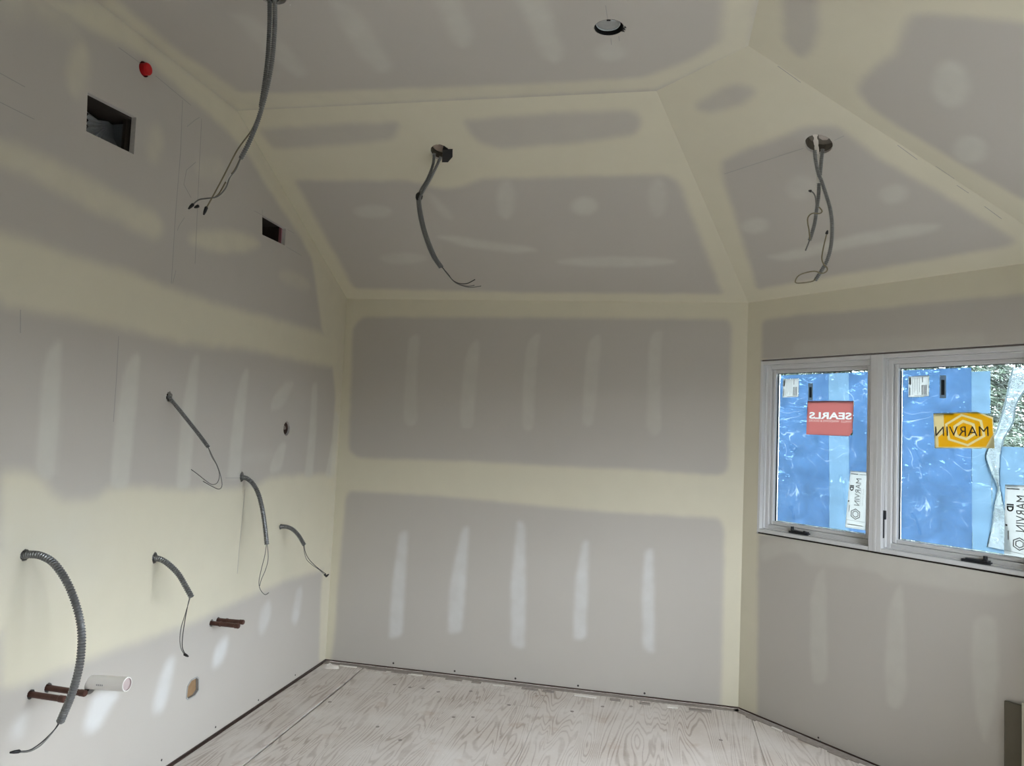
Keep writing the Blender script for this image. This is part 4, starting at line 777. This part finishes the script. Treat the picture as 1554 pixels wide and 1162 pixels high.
inlay(st, [('backing', M_SPEACH, [cut]),
           ('orange_field', M_SORANGE, [yb((0.18, 0.03), (0.75, 0.01), (0.985, 0.19), (0.985, 0.62), (0.86, 0.96), (0.07, 0.96), (0.07, 0.68), (0.18, 0.55))]),
           ('hexagon_ring', M_SPEACH, ringq(hexa(0.365, 0.46), hexa(0.315, 0.395)) + ringq(hexa(0.21, 0.30), hexa(0.155, 0.215))),
           ('lettering', M_SBROWN, glyphs('MARVIN', on((0.47, 0.52), q), -ex*0.90, ey*0.27, 0.0, 1.05))])
# small white labels with bar codes
def label_sheet(key, bkey, ltxt, btxt):
    q = [tuple(x) for x in GLASS[key]]
    st, c = sticker('window_label', q, ltxt, 'label', M_SWHITE)
    q2 = q
    def bar(a0, a1, b0, b1, m): obj('printed_bar', *fprism(R, [tuple(on(p_, q2)) for p_ in ((a0, b0), (a1, b0), (a1, b1), (a0, b1))], GOFF+0.0005, GOFF+0.0008), m, st)
    for a in (0.66, 0.75, 0.84): bar(a, a+0.05, 0.45, 0.92, M_SGREY)
    bar(0.68, 0.72, 0.06, 0.32, M_SGREY); bar(0.04, 0.14, 0.06, 0.4, M_SFAINT); bar(0.05, 0.1, 0.55, 0.92, M_SFAINT)
    for k in range(5): bar(0.2+k*0.085, 0.22+k*0.085, 0.08, 0.9-0.1*(k % 3), M_SFAINT)
    bar(0.3, 0.9, 0.95, 0.97, M_SGREY)
    q = [tuple(x) for x in GLASS[bkey]]
    st, c = sticker('barcode_label', [(q[0][0]-0.004, q[0][1]+0.022), (q[1][0]+0.004, q[1][1]+0.022), (q[2][0]+0.004, q[2][1]-0.016), (q[3][0]-0.004, q[3][1]-0.016)], btxt, 'label', M_SWHITE)
    obj('printed_bar', *fprism(R, [(q[0][0]+0.003, q[0][1]), (q[1][0]-0.003, q[1][1]), (q[2][0]-0.003, q[2][1]), (q[3][0]+0.003, q[3][1])], GOFF+0.0005, GOFF+0.0008), M_SBLACK, st)
label_sheet('wl1', 'bc1', 'small white printed label in the top corner of the left pane', 'narrow bar code strip just above the red sign')
label_sheet('wl2', 'bc2', 'small white printed label in the top corner of the right pane', 'narrow bar code strip above the yellow sign')
def tag(key, ltxt, xmax=None):
    q = [np.array(x) for x in GLASS[key]]
    if xmax:
        for i in (1, 2): q[i][0] = xmax
    st, c = sticker('maker_tag', [tuple(x) for x in q], ltxt, 'label', M_SWHITE)
    tl, tr, br, bl = q; w_, h_ = tr-tl, tl-bl
    full = 0.1 if not xmax else 0.128
    k_ = full/np.linalg.norm(w_)                          # the tag may be cut off by the frame
    L = lambda a, b: on((a*k_, b), q)
    ey = -w_*k_
    letters('lettering', 'MARVIN', L(0.50, 0.36), -h_*0.47, ey*0.30, GOFF+0.0008, M_SGREY, st, 0.0)
    letters('lettering', 'ID', L(0.17, 0.30), -h_*0.10*np.array([1, -1])*np.array([1, -1]), ey*0.22, GOFF+0.0008, M_SBLACK, st, 0.05)
    for a in (0.66, 0.78): letters('lettering', 'Made to order', L(a, 0.45), -h_*0.30, ey*0.06, GOFF+0.0008, M_SFAINT, st)
    cc = L(0.46, 0.745)
    for r0, r1 in ((0.030, 0.025), (0.019, 0.0145)):
        V = [at('R', cc[0]+r*math.cos(i*math.pi/3+0.5), cc[1]+r*math.sin(i*math.pi/3+0.5), GOFF+0.0008) for r in (r0, r1) for i in range(6)]
        obj('hexagon_mark', V, [(i, (i+1) % 6, 6+(i+1) % 6, 6+i) for i in range(6)], M_SGREY, st)
    for a0, a1, b0, b1, m in ((0.05, 0.45, 0.045, 0.06, M_SGREY), (0.55, 0.9, 0.05, 0.06, M_SFAINT), (0.03, 0.09, 0.52, 0.545, M_SBLACK), (0.02, 0.95, 0.86, 0.866, M_SFAINT), (0.1, 0.85, 0.93, 0.942, M_SFAINT), (0.1, 0.14, 0.6, 0.72, M_SFAINT)):
        a1 = min(a1, 0.97/k_)
        obj('printed_bar', *fprism(R, [tuple(L(*p_)) for p_ in ((a0, b0), (a1, b0), (a1, b1), (a0, b1))], GOFF+0.0005, GOFF+0.0008), m, st)
tag('tag1', 'tall white tag with sideways lettering at the foot of the left pane')
tag('tag2', 'tall white tag with sideways lettering at the right edge of the picture', 1.452)
# clear plastic sheet hanging and twisted in front of the right pane
PLs, PRs = GLASS['plastic_l'], GLASS['plastic_r']
t = thing('plastic_sheet', at('R', 1.37, 1.98, -0.10), 'clear plastic sheet hanging twisted against the right pane', 'plastic sheet')
La = catmull([(*a, 0) for a in PLs], 0.012); Ra = catmull([(*a, 0) for a in PRs], 0.012); k = 70
La = La[np.linspace(0, len(La)-1, k).astype(int)]; Ra = Ra[np.linspace(0, len(Ra)-1, k).astype(int)]
V, F = [], []; nA = 12
for i in range(k):
    wd = abs(Ra[i][0]-La[i][0])
    for j in range(nA+1):
        a = j/nA; p_ = La[i]*(1-a)+Ra[i]*a
        fold = 0.006*math.sin(a*math.pi*3+i*0.12)*min(1, 0.05/(wd+0.01))
        V.append(at('R', min(p_[0], 1.475), min(p_[1], 1.985), -0.1045+fold*0.6+0.002*math.sin(i*0.1)))
for i in range(k-1):
    for j in range(nA): F.append((i*(nA+1)+j, i*(nA+1)+j+1, (i+1)*(nA+1)+j+1, (i+1)*(nA+1)+j))
obj('sheet', V, F, M_POLY, t, smooth=True)
for S_ in (La, Ra):
    p_ = np.array([at('R', min(a[0], 1.475), min(a[1], 1.985), -0.1015+0.002*math.sin(i*0.1)) for i, a in enumerate(S_)])
    obj('rolled_edge', *sweep(p_, [0.0035]*len(p_), 6), M_CREASE, t, smooth=True)

# ------------------------------------------------------------------ conduits with their wires
def conduit(key, root, label, group=None, wm=(M_WIREG, M_WIREK, M_WIREY), wr=0.0019, name='flexible_conduit', rx=None):
    c = CAB[key]; t = thing(name, root, label, 'conduit', group)
    for P, r in c['tubes']: 
        P = [tuple(x) for x in P]
        obj('armoured_tube', *armor(P, r, 0.0095 if r > 0.011 else 0.008), M_STEEL, t, smooth=False)
    for i, P in enumerate(c['wires']): obj('wire', *tube(P, wr, 6, 0.008), wm[i % len(wm)], t, smooth=True)
    for P in c.get('nuts', []):
        a, b = np.array(P[0]), np.array(P[-1]); pp = np.array([a+(b-a)*x for x in (0, 0.15, 0.6, 1.0)])
        obj('wire_end', *sweep(pp, [0.003, 0.0062, 0.0055, 0.0028], 8), M_TAPE, t, smooth=True)
    for P in c.get('pale', []): obj('tape_wrap', *sweep(np.array(P), [0.0105, 0.0105] if key == 's2' else [0.004, 0.004], 10), M_PALE, t, smooth=True)
    for P in c.get('wrap', []): obj('tape_wrap', *sweep(np.array([np.array(P[0])+(np.array(P[1])-np.array(P[0]))*x for x in (0, 0.3, 0.7, 1)]), [0.013, 0.019, 0.018, 0.012], 12), M_TAPE, t, smooth=True)
    return t
conduit('c10', at('L', *hl['c10']), 'thick grey conduit curving out of wall over the copper stubs, nearest', wm=(M_WIREK, M_WIREG), wr=0.0024)
conduit('c9', at('L', *hl['c9']), 'short grey conduit arching above the rounded outlet hole', wm=(M_WIREG, M_WIREK))
conduit('c7', at('L', *hl['c7']), 'grey conduit drooping above the far pair of copper stubs', wm=(M_WIREG, M_WIREG))
conduit('c8', at('L', *hl['c8']), 'shortest grey conduit on left wall, closest to the back corner', wm=(M_WIREG, M_WIREK))
conduit('c5', at('L', *hl['c5']), 'thin straight slanting conduit with two bare looping wires, highest on left wall', wm=(M_WIREG, M_WIREG), wr=0.0016)
hang_root = conduit('hang', at('F', *MISC['hang']), 'pair of conduits hanging from ceiling at the top of the picture', wm=(M_WIREY, M_WIREG, M_WIREY), wr=0.0028)
conduit('s1', at('S1', *MISC['s1']), 'two taped conduits hanging from the slope above the back wall', wm=(M_WIREK, M_WIREG, M_WIREG), wr=0.0024)
conduit('s2', at('S2', *MISC['s2']), 'two crossing conduits with looped wires hanging above the window', wm=(M_WIREY, M_WIREG, M_WIREG, M_WIREY), wr=0.0030)

# ------------------------------------------------------------------ ducts and boxes behind the boards
Lf = FR['L']
d = MISC['duct']; u0, u1, v0, v1 = 2.07, 2.385, 2.60, 2.82
t = thing('air_duct', at('L', 2.23, 2.7, -0.05), 'galvanised duct boot inside the large square hole in left wall', 'duct')
v, f = fbox(Lf, u0, u1, v0, v1, -0.30, -0.0225); f = [q_ for q_ in f if q_ != (1, 5, 7, 3)]
obj('sheet_metal_box', v, f, M_DUCT, t)
# pleated elbow: fan of ridges gathered towards its far top corner
rim = catmull([(*q_, 0) for q_ in [(2.30, 2.745), (2.297, 2.711), (2.295, 2.687), (2.289, 2.661), (2.261, 2.654), (2.227, 2.652), (2.189, 2.652), (2.15, 2.654), (2.118, 2.66)]], 0.012)
V, F = [], []; n_ = len(rim)-1; apex = np.array([2.055, 2.80, -0.15])
for i in range(n_+1):
    z_ = 0.006*(1 if i % 2 else -1)
    p_ = np.array([rim[i][0], rim[i][1]-0.01, -0.05+z_]); V.append(at('L', *p_)); V.append(at('L', *(p_+(apex-p_)*0.5+np.array([0, -0.01, -0.012])))); V.append(at('L', *(p_+(apex-p_)*0.93)))
for i in range(n_):
    for k in (0, 1): F.append((3*i+k, 3*i+3+k, 3*i+4+k, 3*i+1+k))
el = obj('pleated_elbow', V, F, M_DUCT, t)
sm = el.modifiers.new('thickness', 'SOLIDIFY'); sm.thickness = 0.001
obj('stud_face', *fbox(Lf, 2.082, 2.110, v0, v1, -0.055, -0.040), M_DARK, t)
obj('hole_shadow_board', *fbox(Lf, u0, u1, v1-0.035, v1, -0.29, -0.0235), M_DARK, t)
for k in range(4):
    obj('screen_clip', *fbox(Lf, 2.338, 2.352, 2.634+k*0.012, 2.640+k*0.012, -0.035, -0.0225), M_COVER if k % 2 else M_DARK, t)
t = thing('duct_boot', at('L', 1.0, 2.63, -0.05), 'dark boot with pink edge inside the small hole in left wall', 'duct')
v, f = fbox(Lf, 0.855, 1.14, 2.565, 2.70, -0.2, -0.0225); f = [q_ for q_ in f if q_ != (1, 5, 7, 3)]
obj('sheet_metal_box', v, f, M_DARK, t)
obj('pink_flap', *fbox(Lf, 0.872, 0.877, 2.58, 2.69, -0.040, -0.0225), M_PINK, t)
obj('inner_flange', *fprism(Lf, [(1.125, 2.59), (1.02, 2.60), (0.985, 2.635), (1.04, 2.672), (1.125, 2.68)], -0.12, -0.115), M_DUCT, t)
# red cap on a pipe
cu_, cv_ = MISC['cap']
t = thing('red_plug', at('L', cu_, cv_), 'round red plastic cap in a hole near the ceiling edge of left wall', 'plug')
obj('cap_body', *merge(sweep(np.array([at('L', cu_, cv_, x) for x in (-0.05, 0.016, 0.020, 0.021)]), [0.025, 0.025, 0.023, 0.018], 28), cyl(at('L', cu_, cv_, 0.021), at('L', cu_, cv_, 0.0212), 0.018, 28)), M_RED, t)
obj('hole_liner', *sweep(np.array([at('L', cu_, cv_, x) for x in (-0.04, -0.002)]), [0.0305, 0.0305], 28, caps=False), M_REDDK, t)
# round hole with grommet
gu, gv = MISC['hole6']
t = thing('pipe_sleeve', at('L', gu, gv), 'brown sleeve inside the round hole in left wall', 'sleeve')
obj('sleeve_ring', *merge(sweep(np.array([at('L', gu, gv, x) for x in (-0.06, -0.012)]), [0.039, 0.036], 24, caps=False), sweep(np.array([at('L', gu, gv, x) for x in (-0.012, -0.03)]), [0.036, 0.029], 24, caps=False)), M_BROWN, t)
obj('cable_end', *sweep(catmull([at('L', gu-0.008, gv-0.03, -0.12), at('L', gu, gv-0.01, -0.05), at('L', gu+0.004, gv+0.006, -0.012)], 0.006), [0.013]*len(catmull([at('L', gu-0.008, gv-0.03, -0.12), at('L', gu, gv-0.01, -0.05), at('L', gu+0.004, gv+0.006, -0.012)], 0.006)), 12), M_STRIP, t)
# outlet opening
P = np.array(MISC['box']); c = P.mean(0)
t = thing('outlet_ring', at('L', *c), 'rounded steel outlet ring with brown board behind, low on left wall', 'outlet ring')
n_ = len(P); big = c+(P-c)*1.0; V = [at('L', *p_, x) for x in (0.0015, -0.012) for p_ in big]+[at('L', *(c+(p_-c)*0.86), x) for x in (0.0015, -0.012) for p_ in P]
F = []
for i in range(n_):
    j = (i+1) % n_; F += [(i, j, 2*n_+j, 2*n_+i), (2*n_+i, 2*n_+j, 3*n_+j, 3*n_+i), (i, j, n_+j, n_+i), (n_+i, n_+j, 3*n_+j, 3*n_+i)]
obj('steel_ring', V, F, M_COVER, t)
obj('back_board', *fprism(Lf, [tuple(c+(p_-c)*0.99) for p_ in P], -0.022, -0.0135), M_OSB, t)
# copper stubs
for i, (u, v_, e) in enumerate(MISC['cu']):
    lab = ['lower copper stub of the far pair on left wall', 'upper copper stub of the far pair on left wall', 'lower copper stub of the near pair, crossing behind the thick conduit', 'upper copper stub of the near pair, beside the white pipe'][i]
    a = np.array(at('L', u, v_, -0.06)); b = np.array(e); dd = (b-a)/np.linalg.norm(b-a); r = 0.0105
    t = thing('copper_pipe', at('L', u, v_), lab, 'pipe', 'copper stubs on the left wall')
    obj('pipe', *sweep(np.array([a, b-dd*0.022]), [r, r], 16), M_COPPER, t, smooth=False)
    obj('end_cap', *sweep(np.array([b-dd*0.024, b-dd*0.022, b-dd*0.003, b]), [r, r*1.14, r*1.14, r*0.95], 16), M_COPPER, t)
    if i < 2: obj('pipe_collar', *sweep(np.array([a+dd*0.105, a+dd*0.112]), [r*1.2, r*1.2], 16), M_COPPER, t)
# white drain stub
u, v_ = MISC['pvc']; a = np.array(at('L', u, v_, -0.06)); b = np.array(MISC['pvc_end']); a[2] = b[2]-0.012; dd = (b-a)/np.linalg.norm(b-a); ro, ri = 0.0265, 0.0225
t = thing('drain_pipe', at('L', u, v_), 'white plastic drain stub standing out of left wall beside the copper', 'pipe')
obj('pipe', *merge(sweep(np.array([a, b]), [ro, ro], 28, caps=False), sweep(np.array([b, b+dd*0.0005]), [ro, ri], 28, caps=False)), M_PVC, t)
obj('pipe_bore', *merge(sweep(np.array([b+dd*0.0004, b-dd*0.006]), [ri, ri], 28, caps=False), cyl(b-dd*0.006, b-dd*0.0065, ri, 28)), M_PVCIN, t)
mid = a+dd*(0.06+0.062); up_ = np.cross(dd, V3(0, 1, 0)); up_ = up_ if up_[2] > 0 else -up_
front = V3(0, -1, 0)
for k in range(4):
    p0 = a+dd*(0.105+k*0.008)
    fr = (p0, dd, up_, front)
    obj('printed_mark', *fbox(fr, 0, 0.005, -0.0035, 0.0025, ro-0.0003, ro+0.0003), M_INK, t)
# ------------------------------------------------------------------ ceiling boxes
def can(name, s, c, r, depth, label, cat, m=M_BOXDARK):
    t = thing(name, at(s, *c), label, cat)
    obj('housing', *merge(sweep(np.array([at(s, *c, x) for x in (-0.0135, -depth)]), [r*1.12, r*1.12], 28, caps=False), cyl(at(s, *c, -depth), at(s, *c, -depth-0.002), r*1.12, 28)), m, t)
    return t
can('junction_box', 'F', MISC['hang'], 0.05, 0.08, 'dark round ceiling box at the very top of the picture', 'ceiling box')
obj('connector', *cyl(at('F', MISC['hang'][0]-0.002, MISC['hang'][1], -0.03), at('F', MISC['hang'][0]-0.002, MISC['hang'][1], 0.01), 0.024, 16), M_TAPE, hang_root)
t = can('junction_box', 'S1', MISC['s1'], 0.052, 0.06, 'dark round box with square plate in the slope above back wall', 'ceiling box')
P = MISC['s1box']; obj('square_plate', *fprism(FR['S1'], P, -0.03, 0.006), M_TAPE, t)
obj('inner_plate', *fprism(FR['S1'], circle(MISC['s1'][0]-0.008, MISC['s1'][1]+0.006, 0.034, 8), -0.05, -0.04), M_BROWN, t)
t = can('junction_box', 'S2', MISC['s2'], 0.058, 0.06, 'round ceiling box crossed by a white strip above the window', 'ceiling box')
c0 = MISC['s2']; rr = random.Random(2)
V, F = [], []; n_ = 12
for i in range(n_+1):
    w_ = 0.0085+rr.uniform(-0.0025, 0.0025)
    a_, b_ = [np.array(q_) for q_ in MISC['s2strip']]; p_ = a_+(b_-a_)*i/n_; dd = (b_-a_)/np.linalg.norm(b_-a_)
    for sgn in (-1, 1): V.append(at('S2', p_[0]-dd[1]*sgn*w_, p_[1]+dd[0]*sgn*w_, -0.004))
for i in range(n_): F.append((2*i, 2*i+1, 2*i+3, 2*i+2))
so = obj('paper_strip', V, F, M_SCRAP, t); k_ = so.modifiers.new('thickness', 'SOLIDIFY'); k_.thickness = 0.002
obj('inner_plate', *fprism(FR['S2'], circle(c0[0]+0.022, c0[1]+0.008, 0.024, 8), -0.04, -0.03), M_STRIP, t)
c0 = MISC['can']
t = can('recessed_light', 'F', c0, 0.056, 0.07, 'round recessed light with dull grey cover plate in flat ceiling', 'light')
obj('dark_liner', *sweep(np.array([at('F', *c0, x) for x in (-0.0005, -0.03)]), [0.0545, 0.0545], 32, caps=False), M_TAPE, t)
obj('cover_plate', *merge(sweep(np.array([at('F', c0[0]-0.003, c0[1]+0.003, x) for x in (-0.03, -0.014, -0.012)]), [0.047, 0.047, 0.044], 32, caps=False), cyl(at('F', c0[0]-0.003, c0[1]+0.003, -0.0155), at('F', c0[0]-0.003, c0[1]+0.003, -0.015), 0.045, 32)), M_COVER, t)
obj('rim_ring', *sweep(np.array([at('F', c0[0]-0.003+0.0440*math.cos(a), c0[1]+0.003+0.0440*math.sin(a), -0.0125) for a in np.linspace(0, 2*math.pi, 40)]), [0.0022]*40, 6), M_DUCT, t, smooth=True)
for k, a in enumerate((1.2, 1.75)):
    obj('spring_clip', *cyl(at('F', c0[0]+0.034*math.cos(a), c0[1]+0.034*math.sin(a), -0.011), at('F', c0[0]+0.034*math.cos(a)+0.014, c0[1]+0.034*math.sin(a), -0.010), 0.004, 8), M_TAPE if k else M_DUCT, t)
obj('torn_paper', *merge(*[fprism(FR['F'], [(c0[0]+0.044+0.006*k, c0[1]-0.03+0.01*k), (c0[0]+0.058+0.004*k, c0[1]-0.036+0.014*k), (c0[0]+0.052+0.004*k, c0[1]-0.018+0.012*k)], -0.002, 0.001) for k in range(3)]), M_TAPE, t)

# ------------------------------------------------------------------ loose things on the floor
t = FLOORP['scrap']; rr = random.Random(9)
V = []; F = []; n_ = 10
for k, (rad, z) in enumerate(((0.055, 0.0), (0.045, 0.014), (0.022, 0.022))):
    for i in range(n_):
        a = 2*math.pi*i/n_; rk = rad*rr.uniform(0.7, 1.15); V.append((t[0]+0.01+rk*1.3*math.cos(a), -t[1]-0.015+rk*0.6*math.sin(a), max(0.0, z*rr.uniform(0.7, 1.2))))
for k in range(2):
    for i in range(n_): F.append((k*n_+i, k*n_+(i+1) % n_, (k+1)*n_+(i+1) % n_, (k+1)*n_+i))
F.append(tuple(range(2*n_, 3*n_))); F.append(tuple(range(n_-1, -1, -1)))
props(obj('plaster_scrap', V, F, M_SCRAP), 'crumpled pale plaster scrap on floor in the left back corner', 'scrap')
# board standing against the window wall at the right edge of the picture
t = thing('leaning_board', at('R', 1.47, 0.0, 0.03), 'beige board leaning against window wall with its shadow as a dark panel, right picture edge', 'board')
obj('shadow_panel', *bev_box(R, 1.412, 1.482, 0.003, 0.512, 0.004, 0.020, 0.003), M_BOARD_SHADE, t)  # dark panel paints the board's soft shadow on the wall
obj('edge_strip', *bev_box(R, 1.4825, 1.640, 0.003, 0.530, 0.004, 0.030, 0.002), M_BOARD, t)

# ------------------------------------------------------------------ openings out of the picture
def casing(name, s, a0, a1, b0, b1, label, door=False):
    w = props(thing(name, at(s, (a0+a1)/2, b0, -0.05), label, None), None, None, None, 'structure')
    fr = FR[s]
    obj('frame', *ring(fr, a0, a1, b0, b1, 0.03, -0.12, -0.001), M_FRAME, w)
    mid = (a0+a1)/2
    obj('mullion', *bev_box(fr, mid-0.03, mid+0.03, b0+0.03, b1-0.03, -0.1, -0.03), M_FRAME, w)
    return w
casing('window_3', 'T', -OPEN3[0][0]+KY, -OPEN3[0][1]+KY, OPEN3[0][2], OPEN3[0][3], 'window in the side wall')
hv, hf = box(-0.1, KX+0.1, YB-3.5, YB-0.013, -0.06, HC+0.1)  # dark box added out of view, swallows light at the rear doorway
props(obj('bounce_absorber_box', hv, [q_ for q_ in hf if q_ != (2, 3, 7, 6)], simple('bounce_absorber', (0.05, 0.045, 0.04), 0.9)), 'unseen dark box added behind the doorway to soak up bounced light', None, None, 'structure')
casing('window_4', 'T', -OPEN3[1][0]+KY, -OPEN3[1][1]+KY, OPEN3[1][2], OPEN3[1][3], 'second window in the side wall')
casing('door_1', 'E', OPENB[0], OPENB[1], OPENB[2], OPENB[3], 'wide doorway behind the camera')

# ------------------------------------------------------------------ garden outside
props(obj('ground', *box(-30, 40, -40, 40, -0.75, -0.65), M_GROUND), 'bare soil yard outside', None, None, 'structure')
props(obj('sky_block_fence', *merge(*[box(10.0, 10.03+0.01*(k % 2), -16+k*0.16, -15.85+k*0.16, -0.66, 2.25) for k in range(110)], box(10.05, 10.1, -16, 1.6, 0.2, 0.3), box(10.05, 10.1, -16, 1.6, 1.7, 1.8)), M_BLOCK_FENCE), 'unseen board fence added to cut low sky light', None, None, 'structure')  # unseen, added to keep low sky light out of the side windows
def spruce(seed, height=6.5, spread=1.45, dense=1.5):
    rr = np.random.RandomState(seed); tw, nd = [], []
    for w_ in range(int(height/0.17)):
        z = 0.15+w_*0.17; frac = z/height; L = spread*(1-frac)**0.75+0.15
        for k in range(int(6*dense)):
            az = rr.uniform(0, 6.283); Lb = L*rr.uniform(0.7, 1.1); d = np.array([math.cos(az), math.sin(az)])
            droop = rr.uniform(0.12, 0.4); n_ = max(4, int(Lb/0.13))
            for i in range(1, n_+1):
                s_ = i/n_*Lb; zz = z-droop*s_+0.16*s_*s_/max(Lb, .3); base = np.array([d[0]*s_, d[1]*s_, zz])
                for sd in (-1, 1):
                    ta = az+sd*rr.uniform(0.5, 1.0); tl_ = min(0.42, 0.1+0.28*(1-i/n_)+0.1)*rr.uniform(0.7, 1.2)
                    tip = base+np.array([math.cos(ta)*tl_, math.sin(ta)*tl_, -tl_*rr.uniform(0.15, 0.55)])
                    tw.append((base, tip))
            tw.append((np.array([0, 0, z]), np.array([d[0]*Lb, d[1]*Lb, z-droop*Lb+0.16*Lb])))
    V, F = [], []
    for a, b in tw:
        ax = b-a; L = np.linalg.norm(ax); ax /= L; n1 = np.cross(ax, [0, 0, 1.0]); n1 /= np.linalg.norm(n1)+1e-9; n2 = np.cross(ax, n1)
        k = min(9, max(3, int(L/0.055)))
        for i in range(k):
            c = a+ax*L*(i+0.5)/k; th_ = rr.uniform(0, 6.28)
            for q_ in range(2):
                t_ = th_+q_*3.14; out = n1*math.cos(t_)*0.9+n2*math.sin(t_)*0.55; tip = c+ax*0.085+out*0.055
                s1 = np.cross(ax, out); s1 *= 0.013/(np.linalg.norm(s1)+1e-9)
                b0 = len(V); V += [tuple(c-s1), tuple(c+s1), tuple(c+ax*0.02+out*0.008), tuple(tip)]
                F += [(b0, b0+1, b0+3), (b0+1, b0+2, b0+3), (b0+2, b0, b0+3)]
    return V, F
def mesh_raw(name, V, F, m):
    me = bpy.data.meshes.new(name); me.from_pydata([tuple(map(float, v)) for v in V], [], F); me.materials.append(m); me.update(); return me
fol = [mesh_raw('foliage', *spruce(s), M_NEEDLE) for s in (3, 8)]
vt, ft = sweep(np.array([(0, 0, -0.05), (0.02, 0, 1.5), (-0.02, 0.01, 4), (0, 0, 6.6)]), [0.11, 0.09, 0.05, 0.01], 10)
trunk = mesh_raw('trunk', vt, ft, M_BARK)
spots = [(4.2, 3.1, 0.88, 0), (8.1, 3.3, 0.86, 1), (2.25, 6.5, 0.88, 1), (6.2, 6.6, 0.88, 1), (4.2, 10.1, 0.9, 0), (8.2, 10.0, 0.9, 0), (6.2, 13.5, 0.9, 1), (2.2, 13.5, 0.9, 0)]
labs = ['spruce nearest the window, in front of all the other spruces', 'spruce at the right end of the front row outside the window', 'spruce in the second row behind the left pane', 'spruce in the second row behind the right pane', 'spruce in the third row, straight behind the nearest spruce', 'spruce at the right end of the third row outside', 'spruce in the last row behind the right pane', 'spruce in the last row, left end']
for i, (x, y, s, k) in enumerate(spots):
    t = thing('spruce_tree', (x, y, -0.66), labs[i], 'tree', 'spruces outside the window'); t.scale = (s, s, s); t.rotation_euler.z = i*1.9
    for nm, me in (('trunk', trunk), ('foliage', fol[k])):
        o = bpy.data.objects.new(nm, me); COL.objects.link(o); o.parent = t
